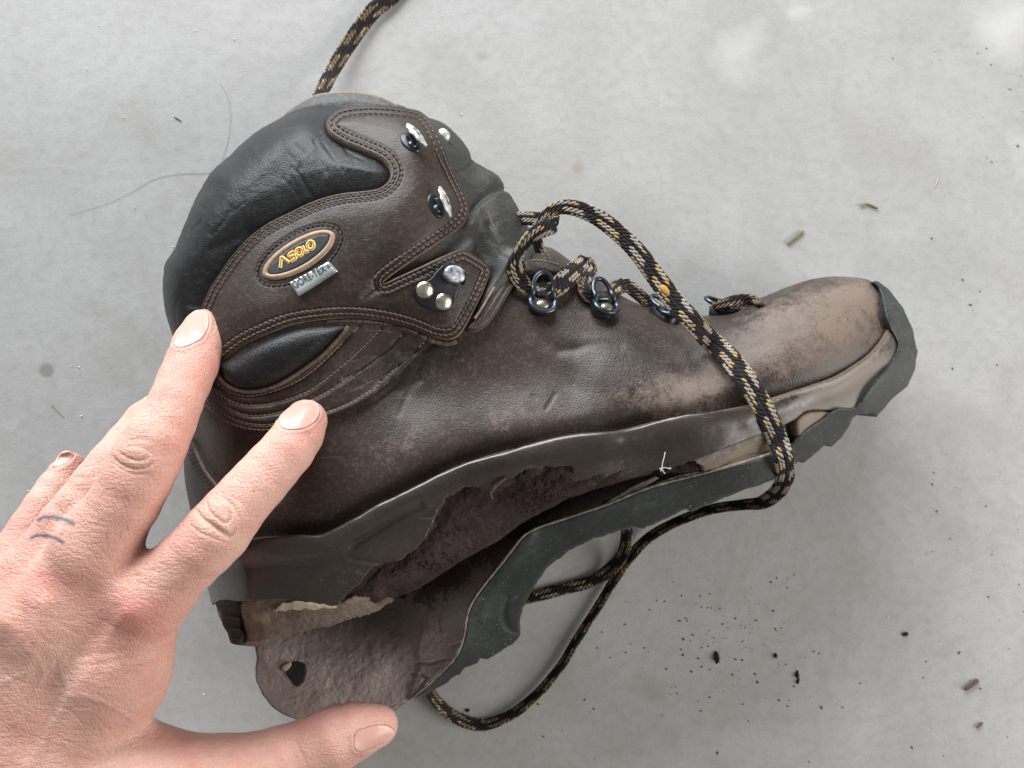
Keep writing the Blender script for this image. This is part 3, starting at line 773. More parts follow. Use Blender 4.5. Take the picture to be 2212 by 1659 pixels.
# piping cord round the insert
def on_surface(line, hf, off, step=3.):
    q = resample(line, step); n = normals(q[:, 0], q[:, 1], hf, 4)
    return W(q[:, 0], q[:, 1], hf(q[:, 0], q[:, 1])) + n * off
def cord(name, line, hf, off, r, m, flat=1., seg=8, kind=None, taper=False, parent=None):
    P = on_surface(line, hf, off); rr = np.full(len(P), r * 1.)
    if taper: rr *= np.sin(np.linspace(.15, math.pi - .15, len(P))) ** .5
    rr *= 1 + .08 * rng.randn(len(P))
    V, Fs = tube(P, rr, seg, flat=flat); return make(name, V, Fs, m, parent or boot, kind=kind)
cord('insert_piping', smooth(R(3, (1272, 492), (1310, 540), (1350, 575), (1420, 602), (1500, 602), (1605, 572), (1705, 512), (1790, 450), (1870, 385), (1945, 305), (2015, 225)), n=4), H0, .30, .085, M['edge_dk'])
cord('flap_welt', smooth(R(1, (1690, 1512), (1640, 1525), (1560, 1508), (1450, 1458), (1300, 1418), (1120, 1402), (950, 1414), (800, 1446), (680, 1496), (580, 1546), (500, 1606)), n=4), H0, .12, .10, M['edge_dk'])

# heel counter seam at the back
HSEAM = smooth([(414, 948), (429, 978), (448, 1015), (470, 1045), (500, 1080), (530, 1110)], n=4)
cord('heel_counter_piping', HSEAM, H, .10, .07, M['edge_dk'])
stitch_obj('heel_counter_stitching', [(HSEAM + np.array([-12, 4]), H, .02), (HSEAM + np.array([-20, 8]), H, .02)], M['thread_dk'], 9)

# ------------------------------------------------------------------ boot: tongue, far flap, eyelet edge
TG = smooth([(905, 262), (950, 283), (986, 317), (1012, 350), (1070, 390), (1100, 434), (1120, 470), (1138, 505), (1150, 530), (1140, 575), (1110, 600), (1075, 640), (1030, 690), (1000, 700), (960, 640), (900, 560), (860, 430), (880, 300)], True, 4)
def tongue_h(u, v):
    return H0(u, v) - .55 * sstep(1100, 1000, u)
TF = [([(1004, 470), (1040, 440), (1075, 418), (1100, 412)], -.16, 7), ([(1010, 500), (1045, 520), (1075, 560), (1100, 592)], .24, 22), ([(1050, 500), (1070, 535), (1104, 575), (1120, 560)], -.14, 9), ([(1104, 566), (1075, 620), (1040, 680)], .2, 14),
      ([(985, 395), (1020, 410), (1050, 400)], .08, 16), ([(1000, 540), (960, 575), (900, 600)], .25, 16), ([(1060, 600), (1040, 640), (1020, 670)], -.12, 8), ([(1020, 560), (1040, 590), (1035, 625)], -.10, 7)]
def tongue_off(u, v, d):
    o = .15 + .25 * prof(d / 30.)
    for l, a, w in TF: o = o + a * gauss(dist(u, v, smooth(l, n=4)), w)
    return o + .04 * fbm(u, v, 26, 4, 33)
shell('tongue', TG, M['grey'], tongue_off, tongue_h, boot, sp=3.6, skirt=.6, attrs={'wear': lambda u, v, d: .1 + .15 * fbm(u, v, 30, 3, 4) + blob(u, v, 1090, 560, 30, 14, .5, 40)})
cord('tongue_seam', smooth([(1050, 470), (1060, 500), (1072, 525), (1098, 560), (1108, 572)], n=4), tongue_h, .40, .04, M['edge_dk'])
FFL = smooth([(900, 268), (926, 274), (952, 284), (986, 317), (1003, 345), (1006, 358), (1000, 366), (974, 382), (950, 380), (920, 330)], True, 3)
shell('far_flap', FFL, M['grey'], lambda u, v, d: .30 + .14 * prof(d / 5.) + .02 * fbm(u, v, 20, 3, 1), tongue_h, boot, sp=3., skirt=.35, edge=M['edge_dk'], ew=1.6, attrs={'wear': lambda u, v, d: .3 * gauss(d, 6) + .1})
# edge of the vamp by the tongue, with a pale cut edge
VE = smooth(R(1, (1985, 1110), (1930, 1180), (1870, 1270), (1820, 1350), (1785, 1405), (1760, 1425), (1745, 1450), (1790, 1462), (1850, 1430), (1900, 1370), (1950, 1290), (2000, 1210), (2030, 1140)), True, 3)
shell('vamp_edge', VE, M['brown'], lambda u, v, d: .14 + .16 * prof(d / 4.) - .03 * gauss(d - 9, 3), H, boot, sp=2.6, skirt=.4, edge=M['edge_dk'], ew=1.2)
cord('vamp_piping', smooth(R(1, (1988, 1112), (1930, 1175), (1865, 1262), (1815, 1345), (1778, 1398)), n=4), H, .34, .045, M['edge'])
stitch_obj('vamp_stitching', [(smooth(R(1, (2010, 1185), (1950, 1275), (1900, 1350), (1850, 1412), (1790, 1450)), n=5), H, .23), (smooth(R(1, (1985, 1165), (1925, 1255), (1870, 1335), (1825, 1395)), n=5), H, .26)], M['thread_dk'], 9, 1.8)
# eyelet facing along the lace opening
EF = smooth(R(2, (240, 380), (300, 372), (360, 382), (420, 410), (400, 440), (330, 425), (262, 430)), True, 4)
shell('eyelet_facing', EF, M['brown'], lambda u, v, d: .22 + .12 * prof(d / 4.), H, boot, sp=3, skirt=.4, edge=M['edge_dk'], ew=1.2)
stitch_obj('eyelet_facing_stitching', [(smooth(R(2, (305, 300), (330, 330), (345, 365)), n=5), H, .1), (smooth(R(2, (330, 295), (352, 325), (370, 362)), n=5), H, .1), (smooth(R(2, (275, 385), (330, 388), (400, 408)), n=5), H, .36)], M['thread_lt'], 8, 1.6)

# ------------------------------------------------------------------ boot: badge, tag and lettering
def ring_poly(rx, ry): return np.array(oval(rx, ry))
shell('logo_badge', ring_poly(88, 33.5), M['badge_rim'], lambda u, v, d: .40 + .16 * prof(d / 7.) - .10 * sstep(9, 13, d), H0, boot, sp=2.4, skirt=.25)
badge = bpy.data.objects['logo_badge']
shell('badge_face', ring_poly(74.5, 21.5), M['badge_face'], lambda u, v, d: .49 + .03 * prof(d / 3.), H0, badge, sp=2.4, skirt=.1, org=BOOT_ORG)
bpy.data.objects['badge_face'].location = (0, 0, 0)
def strokes_mesh(strokes, w, off, m, name, parent):
    parts = []
    for s in strokes:
        P = on_surface(np.array(s), H0, off, 1.2)
        V, Fs = tube(P, w * CMU, 8, flat=.35); parts.append((V, Fs))
    V, Fs = merge(parts); o = make(name, V, Fs, m, parent); return o
BO = R('badge', (648, 1095))[0]
def lt(x, y):  # letter frame in badge-zoom pixels, sheared
    x2 = x + .18 * y; a = math.radians(-31.5)
    return (BO[0] + .1333 * (x2 * math.cos(a) + y * math.sin(a)), BO[1] + .1333 * (x2 * math.sin(a) - y * math.cos(a)))
def arc(cx, cy, rx, ry, a0, a1, n=16): return [lt(cx + rx * math.cos(math.radians(t)), cy + ry * math.sin(math.radians(t))) for t in np.linspace(a0, a1, n)]
LET = [[lt(0, 0), lt(85, 140), lt(165, 0)],
       [lt(300, 118), lt(235, 118)] + arc(230, 90, 32, 28, 100, 250, 8)[0:] + [lt(255, 60)] + arc(262, 32, 32, 28, 80, -80, 8) + [lt(188, 2)],
       arc(372, 62, 54, 58, 0, 360, 24),
       [lt(455, 120), lt(455, 10), lt(520, 2)],
       arc(582, 62, 58, 60, 0, 360, 24)]
strokes_mesh(LET, 3.4, .53, M['yellow'], 'lettering', badge)
strokes_mesh(LET, 1.0, .568, M['orange'], 'lettering_core', badge)
strokes_mesh([[lt(370, 60), lt(376, 64)], [lt(580, 60), lt(586, 64)]], 2.4, .54, M['yellow'], 'lettering_dot', badge)

TAGP = R('badge', (765, 1318), (1400, 958), (1532, 1112), (900, 1525))
def tag_h(u, v): return H0(u, v)
o_tag = shell('metal_tag', np.array(TAGP), M['tagm'], lambda u, v, d: .46 + .18 * sstep(0, 4.0, d), tag_h, boot, sp=2.4, skirt=.35, ne=20)
def text_on(name, s, o_u, o_v, ang, size_u, off, m, parent, hf=H0, extr=.02, sx=1.):
    cu = bpy.data.curves.new(name, 'FONT'); cu.body = s; cu.size = 1.; cu.extrude = 0; cu.offset = .012
    ob = bpy.data.objects.new(name + '_tmp', cu); col.objects.link(ob)
    dg = bpy.context.evaluated_depsgraph_get(); me = bpy.data.meshes.new_from_object(ob.evaluated_get(dg))
    V = np.array([v.co[:] for v in me.vertices]); Fs = [list(p.vertices) for p in me.polygons]
    bpy.data.objects.remove(ob); bpy.data.curves.remove(cu); bpy.data.meshes.remove(me)
    a = math.radians(ang); x = V[:, 0] * size_u * sx; y = V[:, 1] * size_u
    u = o_u + x * math.cos(a) + y * math.sin(a); v = o_v + x * math.sin(a) - y * math.cos(a)
    n = normals(u, v, hf, 20); P = W(u, v, hf(u, v)) + n * off
    return make(name, P, Fs, m, parent, flat=True)
tp = R('badge', (868, 1425))[0]
text_on('lettering', 'GORE-TEX', tp[0], tp[1], -30.5, 20.5, .665, M['tagtext'], o_tag, sx=.80)
tp = R('badge', (1395, 1095))[0]
text_on('lettering', '®', tp[0], tp[1], -30.5, 11, .665, M['tagtext'], o_tag)

# ------------------------------------------------------------------ boot: hooks
def part(name, V, Fs, m, fr, parent): return make(name, place(V, fr), Fs, m, parent)
def box_strip(P, w, t, up):
    """flat strip swept along P (local cm): width array w along side, thickness t"""
    P = np.asarray(P, float); n = len(P); T = np.gradient(P, axis=0); T /= np.linalg.norm(T, axis=1)[:, None]
    S = np.cross(T, np.broadcast_to(np.asarray(up, float), P.shape)); S /= np.linalg.norm(S, axis=1)[:, None] + 1e-9; U = np.cross(S, T)
    w = np.broadcast_to(w, n)[:, None]; c = []
    for a, b in ((-1, -.4), (-.75, -1), (.75, -1), (1, -.4), (1, .4), (.75, 1), (-.75, 1), (-1, .4)): c.append(P + S * w * a + U * t * b)
    V = np.stack(c, 1).reshape(-1, 3); Fs = []
    for i in range(n - 1):
        for k in range(8):
            l = (k + 1) % 8; Fs.append([i * 8 + k, i * 8 + l, (i + 1) * 8 + l, (i + 1) * 8 + k])
    Fs.append(list(range(8))[::-1]); Fs.append([(n - 1) * 8 + k for k in range(8)])
    return V, Fs
def lace_hook(u, v, rot, hf, off, sc_=1.):
    fr = frame(u, v, hf, rot, off)
    V, Fs = lathe([(.02, .05), (.25, .05), (.29, .03), (.30, -.1)], 24, .9 * sc_, 1.35 * sc_)
    base = part('lace_hook', V, Fs, M['gun_dk'], fr, boot)
    V, Fs = lathe([(.02, .16), (.10, .15), (.14, .10), (.15, 0)], 16, sc_, sc_)
    part('rivet', V + np.array([-.02, -.12, 0]) * sc_, Fs, M['gun'], fr, base)
    # the hook blade: rises at the front edge and folds back over the base
    prof_ = []
    for t in np.linspace(0, 1, 15):
        prof_.append((.22 * sc_ + .10 * math.sin(t * 3.1), 0, 0))
    a = np.linspace(-1, 1, 17)
    P = np.stack([.20 * sc_ - .13 * (1 - a ** 2), a * .47 * sc_, (.36 - .16 * a ** 2) * sc_], -1)
    V, Fs = box_strip(P, (.155 * np.sqrt(np.clip(1 - a ** 2, .12, 1)) * (1 + .15 * np.sin(a * 11 + 1))) * sc_, .055, (0.25, 0, 1))
    part('hook_blade', V, Fs, M['silver'], fr, base)
    P = [(-.02 + .18 * s, 0, .06 + .33 * s ** 1.5) for s in np.linspace(0, 1, 7)]
    V, Fs = box_strip(np.array(P) * sc_, np.linspace(.22, .16, 7) * sc_, .03, (0, 0, 1)); part('hook_neck', V, Fs, M['gun_dk'], fr, base)
    return base
lace_hook(884, 324, 32, H0, .43, 1.3)
lace_hook(931, 455, 16, H0, .43, 1.3)
FH = frame(944, 308, tongue_h, 20, .45)
V, Fs = lathe([(.02, .22), (.13, .2), (.22, .12), (.26, 0), (.26, -.2)], 20, .9, 1.2); fh = part('far_hook', V, Fs, M['silver'], FH, boot)
V, Fs = lathe([(.02, .02), (.26, .0), (.30, -.2)], 20, 1., 1.2); part('hook_base', V + np.array([.12, -.18, -.04]), Fs, M['gun_dk'], FH, fh)

LKP = smooth(R('lock', (378, 715), (430, 880), (560, 985), (700, 1050), (850, 1078), (960, 1040), (1012, 960), (1022, 830), (1062, 700), (1115, 540), (1060, 400), (960, 345), (800, 345), (700, 440), (600, 560), (450, 605)), True, 3)
lk = shell('locking_hook', LKP, M['gun_dk'], lambda u, v, d: .47 + .05 * prof(d / 2.), H0, boot, sp=2.4, skirt=.25)
for (x, y) in ((540, 715), (832, 912)):
    c = R('lock', (x, y))[0]; fr = frame(c[0], c[1], H0, 0, .52)
    V, Fs = lathe([(.02, .11), (.12, .10), (.23, .075), (.31, .03), (.35, -.03), (.35, -.08)], 28); part('rivet', V, Fs, M['rivet'], fr, lk)
c = R('lock', (905, 525))[0]; fr = frame(c[0], c[1], H0, -12, .50)
V, Fs = lathe([(.02, .50), (.30, .50), (.38, .48), (.42, .42), (.38, .28), (.30, .12), (.30, -.05)], 28, 1.1, .82); part('locking_knob', V, Fs, M['knob'], fr, lk)
V, Fs = box_strip([(.30, .25, .42), (.44, .0, .40), (.40, -.3, .34)], .05, .10, (0, 0, 1)); part('cam_lever', V, Fs, M['gun_dk'], fr, lk)

def eyelet(u, v, rot, off, sc_=1., squash=1.):
    """D ring: a plate with a rivet at its foot and a raised loop above"""
    fr = frame(u, v, H, rot, off)
    a = np.linspace(0, 2 * math.pi, 40, endpoint=False)
    foot = [(.50 * math.cos(t) * sc_, (-.36 + .40 * math.sin(t)) * sc_) for t in np.linspace(math.pi, 2 * math.pi, 16)]
    # base plate
    pl = foot + [(.46 * sc_, .1 * sc_), (.30 * sc_, .62 * sc_), (-.30 * sc_, .62 * sc_), (-.46 * sc_, .1 * sc_)]
    n = len(pl); V = [(x, y, .10) for x, y in pl] + [(x * 1.04, y, -.25) for x, y in pl]
    V += [(x * .86, -.3 * sc_ + (y + .3 * sc_) * .86, .13) for x, y in pl]
    Fs = [[2 * n + i for i in range(n)]] + [[i, (i + 1) % n, 2 * n + (i + 1) % n, 2 * n + i] for i in range(n)] + [[n + i, n + (i + 1) % n, (i + 1) % n, i] for i in range(n)]
    Fs = [f[::-1] if False else f for f in Fs]
    pb = part('eyelet', V, Fs, M['gun_dk'], fr, boot)
    # foot rim
    P = [(x, y, .16) for x, y in foot]; P = [(-.52 * sc_, -.12 * sc_, .2)] + P + [(.52 * sc_, -.12 * sc_, .2)]
    V, Fs = tube(np.array(P), .115 * sc_, 10); part('foot_rim', V, Fs, M['gun'], fr, pb)
    # loop
    P = []
    for t in np.linspace(-10, 190, 30):
        x = .41 * math.cos(math.radians(t)); y = .22 + .62 * max(0, math.sin(math.radians(t))) ** .9 if 0 < t < 180 else .22 + .6 * math.sin(math.radians(t))
        P.append((x * sc_ * 1.02, y * sc_, (.34 + .20 * math.sin(math.radians(max(0, min(180, t)))))))
    P = [(-.44 * sc_, -.16 * sc_, .22)] [:0] + [(.47 * sc_, -.18 * sc_, .2)] + P + [(-.47 * sc_, -.18 * sc_, .2)]
    V, Fs = tube(np.array(P), .105 * sc_, 10); part('ring', V, Fs, M['gun'], fr, pb)
    # inner roller plate
    V, Fs = box_strip([(0, -.05 * sc_, .18), (0, .15 * sc_, .24), (0, .26 * sc_, .20), (0, .34 * sc_, .08)], .29 * sc_, .04, (0, 0, 1)); part('roller', V, Fs, M['gun'], fr, pb)
    V, Fs = lathe([(.02, .22), (.14, .21), (.24, .17), (.30, .10), (.30, .02)], 24, sc_, .82 * sc_); part('rivet', V + np.array([0, -.40 * sc_, .03]), Fs, M['rivet_dk'], fr, pb)
    return pb
eyelet(1168, 646, -4, .12)
eyelet(1297, 658, 2, .12)
eyelet(1433, 682, 6, .10, .95)
eyelet(1560, 676, 68, .10, .9)

# ------------------------------------------------------------------ boot: rand (moulded side wall), foam, strips
RAND_BOT = R(5, (262, 1082), (330, 1074), (500, 1062), (620, 1056), (750, 1066), (880, 1086), (930, 1032), (1000, 962), (1050, 900), (1110, 872), (1190, 862), (1230, 830), (1290, 780), (1340, 710), (1370, 640), (1400, 580), (1440, 540), (1510, 493), (1560, 488), (1620, 495), (1700, 465), (1760, 440), (1800, 415)) + \
    R(6, (520, 398), (545, 375), (580, 370), (620, 378), (650, 362), (700, 360), (772, 362), (780, 402), (860, 402), (950, 395), (1020, 382), (1080, 380), (1190, 376), (1260, 352), (1345, 330), (1500, 270), (1620, 222), (1715, 188)) + \
    R('toe', (640, 1160), (700, 1110), (760, 1098), (860, 1100), (930, 1120), (970, 1096), (1070, 1090), (1180, 960), (1290, 830), (1340, 720), (1360, 680), (1340, 620), (1310, 560))
RB = np.array(RAND_BOT)
RBJ = np.vstack([RB[:5], jag(RB[5:38], 1.6, 4., 3), RB[38:]])
HL = np.array([p for p in SIL if 1160 < p[1] < 1300 and p[0] < 470])[::-1]; HL = HL[np.argsort(HL[:, 1])]
RAND = np.vstack([resample(RT, 6)[1:], RBJ[::-1], HL[::-1] + np.array([-3, 0])])
BEAD = smooth([(450, 1190), (520, 1192), (610, 1194), (661, 1196), (708, 1181), (781, 1139), (866, 1095), (951, 1052), (1037, 1022), (1150, 988), (1250, 970), (1350, 957), (1450, 936), (1560, 915)], n=4)
AR1 = smooth(R(5, (905, 822), (1000, 762), (1100, 700), (1200, 640), (1300, 590)), n=3); AR2 = smooth(R(5, (915, 836), (950, 855), (1020, 868), (1110, 880)), n=3)
SPL = smooth(R('toe', (560, 1170), (700, 1096), (800, 1060), (1000, 990), (1100, 940), (1200, 860)), n=3)
def rand_off(u, v, d):
    dt = dRT(u, v)
    f = sstep(1650, 1200, u)
    o = .10 + .20 * prof(dt / 9.) + .40 * gauss(dt - 23, 16) * (.2 + .8 * f) - .12 * f * sstep(34, 64, dt) - .03 * gauss(dt - 3, 5) - .04 * (1 - prof(d / 3.))
    o = o + AMP(u) * gauss(dRT(u, v), 26)
    fa = sstep(1000, 700, u)
    inA = inside(u, v, np.vstack([AR1, AR2[::-1]]))
    o = o - .20 * gauss(dist(u, v, AR1 + np.array([2, -2])), 7) * sstep(0, 40, np.hypot(u - AR1[0, 0], v - AR1[0, 1])) - .05 * gauss(dist(u, v, AR2), 4) * sstep(0, 30, np.hypot(u - AR1[0, 0], v - AR1[0, 1])) + .03 * gauss(dist(u, v, AR2 + np.array([0, 5])), 4)
    return (o + .015 * fbm(u, v, 50, 3, 41)) * (1 - .5 * sstep(1780, 1900, u))
rand_w = lambda u, v, d: blob(u, v, 1830, 830, 150, 80, 1.0, -35) + blob(u, v, 1650, 930, 120, 40, .35) + .10 * fbm(u, v, 60, 3, 43) + .30 * gauss(dRT(u, v), 5) + .12 * gauss(dist(u, v, AR1), 8) + blob(u, v, 780, 1230, 120, 50, .16) + blob(u, v, 1350, 1000, 200, 20, .18, -10)
shell('rand', RAND, M['rand'], rand_off, H, boot, sp=3.6, skirt=.26, edge=M['edge_dk'], ew=.9, attrs={'wear': rand_w})
# pale hairline of dust where the leather meets the rand
cord('rand_seam', cutp(RT, x0=470), H, .10, .035, M['edge_dk'], flat=.8, seg=6)

CORE_LOW = [(593, 1380), (695, 1359), (781, 1333), (844, 1308), (908, 1282), (994, 1227), (1079, 1180), (1143, 1133), (1239, 1086), (1330, 1058), (1400, 1036)]
CP = np.vstack([jag(CORE_LOW, 2.5, 5, 8), np.array([(1440, 1015), (1440, 985), (1300, 975), (1180, 965), (1000, 1000), (900, 1080), (860, 1180), (760, 1260), (700, 1300), (600, 1330)])])
def core_off(u, v, d):
    dl = dist(u, v, np.array(CORE_LOW))
    up = dist(u, v, RBJ)
    o = -.28 + .30 * prof(up / 60.) + AMP(u) * gauss(dRT(u, v), 26)
    o = o - .8 * (1 - prof(dl / 34.))
    o = o + .10 * fbm(u, v, 34, 5, 51) + .035 * fbm(u, v, 8, 3, 55)
    rg = np.abs(fbm(u, v * 1.9, 40, 4, 57)); o = o - .08 * gauss(rg, .03) * sstep(-.05, .2, fbm(u, v, 120, 2, 58))
    lay = vnoise((u * .55 + v * .84) / 9. + 2 * fbm(u, v, 60, 3, 3), (u * .84 - v * .55) / 90., 9); o = o + .05 * (lay - .5)
    return o
shell('midsole_core', CP, M['core'], core_off, H, boot, sp=3.0, skirt=1.2, attrs={'wear': lambda u, v, d: .12 + .25 * fbm(u, v, 60, 3, 5) + blob(u, v, 700, 1330, 60, 20, .5)})

HFB = [(498, 1386), (514, 1391), (529, 1391), (593, 1378), (695, 1357), (781, 1331), (800, 1318), (790, 1304), (760, 1296), (735, 1292)]
HF = np.vstack([jag(HFB[:6] + [(781, 1332), (820, 1316), (850, 1300), (838, 1290), (800, 1290), (760, 1290)], 1.6, 4, 5), R(5, (880, 1075), (750, 1055), (620, 1045), (500, 1050), (400, 1058), (395, 1110), (385, 1200), (395, 1260))])
shell('heel_foam', HF, M['heelfoam'], lambda u, v, d: (.02 + .10 * prof(d / 8.)) * sstep(850, 740, u) - .10 * sstep(760, 840, u) + .05 * fbm(u, v, 16, 4, 61), H, boot, sp=3, skirt=.8, attrs={'wear': lambda u, v, d: .3 + .3 * fbm(u, v, 40, 3, 2) + blob(u, v, 560, 1330, 50, 20, .4)})
HLUG = R(5, (262, 1078), (330, 1068), (410, 1062), (405, 1120), (398, 1200), (415, 1250), (400, 1280), (412, 1292), (345, 1290), (330, 1262), (322, 1235), (300, 1200), (290, 1165), (285, 1130), (268, 1105))
def lug_off(u, v, d):
    o = .08 + .10 * prof(d / 9.)
    for y in (1330, 1354, 1376): o = o - .12 * gauss(v - y - .1 * (u - 490), 4)
    return o
solid('heel_lug', smooth(HLUG, True, 3), M['lug'], lambda u, v, d: 5.2 + 2.6 * prof((u - 460) / 62.) + lug_off(u, v, d) - .3 * (1 - prof(d / 8.)), lambda u, v, d: 2.0 + 0 * u, boot, sp=2.6, rings=(1.2, 3., 5.))
FLK = jag(R(5, (566, 1112), (590, 1092), (612, 1072), (700, 1062), (790, 1078), (885, 1088), (870, 1100), (800, 1102), (760, 1112), (720, 1100), (700, 1112), (660, 1104), (620, 1116), (590, 1108)), 1.0, 3, 2, True)
shell('peeling_flake', FLK, M['flake'], lambda u, v, d: .22 + .06 * fbm(u, v, 20, 2, 1) + .03 * prof(d / 2), H, boot, sp=2.4, skirt=.04)

TAN1 = np.vstack([R(6, (1352, 340), (1500, 276), (1620, 226), (1722, 190), (1745, 300), (1700, 305)), jag(R(6, (1700, 308), (1640, 335), (1560, 352), (1540, 365), (1480, 372), (1392, 388)), 1.2, 4, 4), R(6, (1378, 350))])
TANTOP = R(6, (1352, 332), (1500, 268), (1620, 220), (1722, 184))
shell('tan_midsole_strip', TAN1, M['tan'], lambda u, v, d: .02 + .16 * prof(d / 5.) + AMP(u) * gauss(dRT(u, v), 26), H, boot, sp=2.8, skirt=.6, edge=M['dusty'], ew=1.)
LED = R(6, (1345, 326), (1500, 264), (1620, 216), (1722, 180), (1722, 205), (1620, 248), (1500, 300), (1385, 356), (1360, 345))
shell('rubber_ledge', LED, M['dusty'], lambda u, v, d: .20 + .05 * prof(d / 2.) + AMP(u) * gauss(dRT(u, v), 26), H, boot, sp=2.6, skirt=.3)
TAN2 = smooth(R('toe', (640, 1180), (690, 1122), (760, 1103), (850, 1104), (925, 1125), (880, 1160), (800, 1210), (720, 1262), (665, 1300)), True, 3)
shell('tan_midsole_strip', TAN2, M['tan'], lambda u, v, d: .12 + .2 * prof(d / 6.), H, boot, sp=2.8, skirt=.5)

# ------------------------------------------------------------------ boot: outsole
RIM = [(1674, 977), (1592, 1002), (1520, 1022), (1429, 1045), (1383, 1060), (1315, 1088), (1257, 1108), (1202, 1126), (1157, 1142), (1130, 1158), (1111, 1181), (1080, 1221), (1043, 1267), (1016, 1308), (1007, 1339), (1004, 1362), (996, 1394), (982, 1421), (953, 1453), (912, 1489), (885, 1511)]
RIMS = smooth(RIM, n=4)
BAND_LOW = [(885, 1511), (926, 1498), (957, 1480), (994, 1455), (1003, 1443), (1032, 1434), (1037, 1423), (1055, 1425), (1089, 1403), (1111, 1389), (1124, 1371), (1121, 1353), (1125, 1330), (1136, 1298), (1157, 1262), (1184, 1226), (1229, 1190), (1284, 1162),
            (1338, 1147), (1370, 1138), (1388, 1143), (1438, 1122), (1483, 1099), (1492, 1106), (1520, 1094), (1565, 1076), (1610, 1058), (1674, 1036), (1710, 1012), (1726, 996)]
TOEOUT = [(1726, 996), (1735, 1001), (1772, 971), (1781, 962), (1795, 966), (1818, 946), (1834, 922), (1841, 905), (1856, 893), (1868, 896), (1886, 891), (1893, 903), (1901, 892), (1926, 863), (1960, 835), (1977, 798), (1979, 778), (1983, 760), (1979, 748), (1972, 711), (1951, 665), (1919, 624), (1896, 607), (1882, 606)]
TOEIN = R('toe', (1195, 245), (1235, 290), (1262, 380), (1282, 470), (1308, 552), (1345, 620), (1362, 680), (1345, 730), (1290, 832), (1185, 962), (1072, 1092), (970, 1098), (920, 1122), (870, 1158), (780, 1215), (665, 1302), (600, 1370))
OUTS = np.vstack([RIMS[::-1], smooth(TOEIN, n=3)[::-1], jag(TOEOUT[::-1], .45, 5, 13)[1:], jag(BAND_LOW[::-1], .9, 5, 12)[1:]])
hz = lambda p, o: (p[0], p[1], float(H(np.array([p[0]]), np.array([p[1]]))[0]) + o)
zo = RBF([hz((1900, 625), .35), hz((1908, 700), .5), hz((1932, 750), .55), hz((1915, 800), .5), hz((1860, 870), .45), hz((1800, 895), .45), hz((1730, 945), .4), hz((1674, 980), .30), hz((1520, 1025), .0),
          (1935, 660, 4.9), (1970, 730, 4.4), (1978, 790, 4.5), (1940, 850, 5.0), (1890, 895, 5.4), (1850, 915, 5.8), (1790, 960, 5.9), (1730, 996, 6.2),
          (1674, 1036, 6.8), (1500, 1098, 6.6), (1383, 1062, 7.9), (1380, 1140, 6.4), (1257, 1110, 7.5), (1284, 1162, 6.3), (1157, 1144, 7.1), (1184, 1226, 5.7), (1080, 1222, 6.3), (1140, 1290, 4.6), (1043, 1267, 5.9), (1004, 1362, 5.2),
          (1124, 1370, 3.4), (1060, 1420, 3.3), (982, 1421, 4.9), (1000, 1444, 3.9), (912, 1489, 4.45), (950, 1482, 3.6), (885, 1511, 4.2), (1060, 1340, 4.6), (1220, 1150, 6.7)], lam=.001)
TGR = smooth(R('toe', (1420, 560), (1405, 680), (1330, 860), (1230, 1000), (1130, 1110)), n=4)
def out_top(u, v, d):
    z = zo(u, v)
    nz = np.clip(normals(u, v, H, 4)[:, 2], .5, 1)
    z = z + (.08 + .13 * (1 / nz - 1)) * sstep(1700, 1800, u) * sstep(60, 30, dist(u, v, np.array(TOEIN))) + .06 * sstep(1740, 1900, u) * (dist(u, v, np.array(TOEIN)) < 60) - (.30 - .2 * sstep(1700, 1800, u)) * (1 - prof(d / 7.)) + .02 * fbm(u, v, 30, 3, 71)
    z = z + .06 * gauss(dist(u, v, TGR), 10) - .05 * gauss(dist(u, v, TGR + np.array([10, 4])), 6)
    z = z - .10 * gauss(dist(u, v, smooth([(1095, 1290), (1088, 1330), (1100, 1358), (1124, 1368)], n=4)), 7) + .12 * gauss(dist(u, v, smooth([(1150, 1160), (1120, 1200), (1070, 1270), (1040, 1330)], n=4)), 12)
    return z
def out_bot(u, v, d): return np.maximum(.6, zo(u, v) - 4.2)
osole = solid('outsole', OUTS, M['rubber'], out_top, out_bot, boot, sp=3.6, rings=(1.2, 3.))
cord_rim = RIMS
P = W(RIMS[:, 0], RIMS[:, 1], zo(RIMS[:, 0], RIMS[:, 1]) + .02); V, Fs = tube(P, (.045 + .02 * rng.rand(len(P))), 6, flat=.8); make('sole_rim', V, Fs, M['splint'], osole)

zi = RBF([(556, 1400, 3.7), (556, 1470, 4.1), (593, 1530, 4.3), (640, 1552, 4.4), (750, 1566, 4.4), (848, 1536, 4.25), (885, 1511, 4.2), (953, 1453, 4.65), (1004, 1362, 5.1), (1043, 1267, 5.85), (1111, 1181, 6.6), (1157, 1144, 7.0), (1257, 1110, 7.4), (1383, 1062, 7.8),
          (650, 1420, 3.5), (800, 1420, 3.8), (900, 1360, 3.9), (960, 1280, 4.1), (700, 1370, 2.7), (850, 1310, 2.2), (950, 1230, 2.2), (1050, 1170, 3.0), (1120, 1130, 4.0), (1200, 1095, 5.0), (1300, 1070, 6.4), (900, 1180, 1.0), (1100, 1080, 1.4), (700, 1300, 1.0), (560, 1360, 3.0), (700, 1500, 4.1), (850, 1480, 4.1)], lam=.001)
INN = np.vstack([jag([(552, 1380), (551, 1395), (555, 1421), (551, 1446), (554, 1472), (567, 1502), (593, 1532), (627, 1550), (680, 1566), (750, 1572), (800, 1562), (848, 1538), (885, 1512)], .9, 5, 31), RIMS[::-1][1:-16],
                 np.array([(1300, 1085), (1400, 1050), (1400, 1020), (1250, 1040), (1080, 1110), (900, 1200), (760, 1270), (600, 1320), (560, 1350)])])
HOLE = smooth(R(4, (1548, 970), (1560, 940), (1600, 918), (1640, 935), (1648, 975), (1640, 1010), (1605, 1050), (1575, 1020)), True, 3)
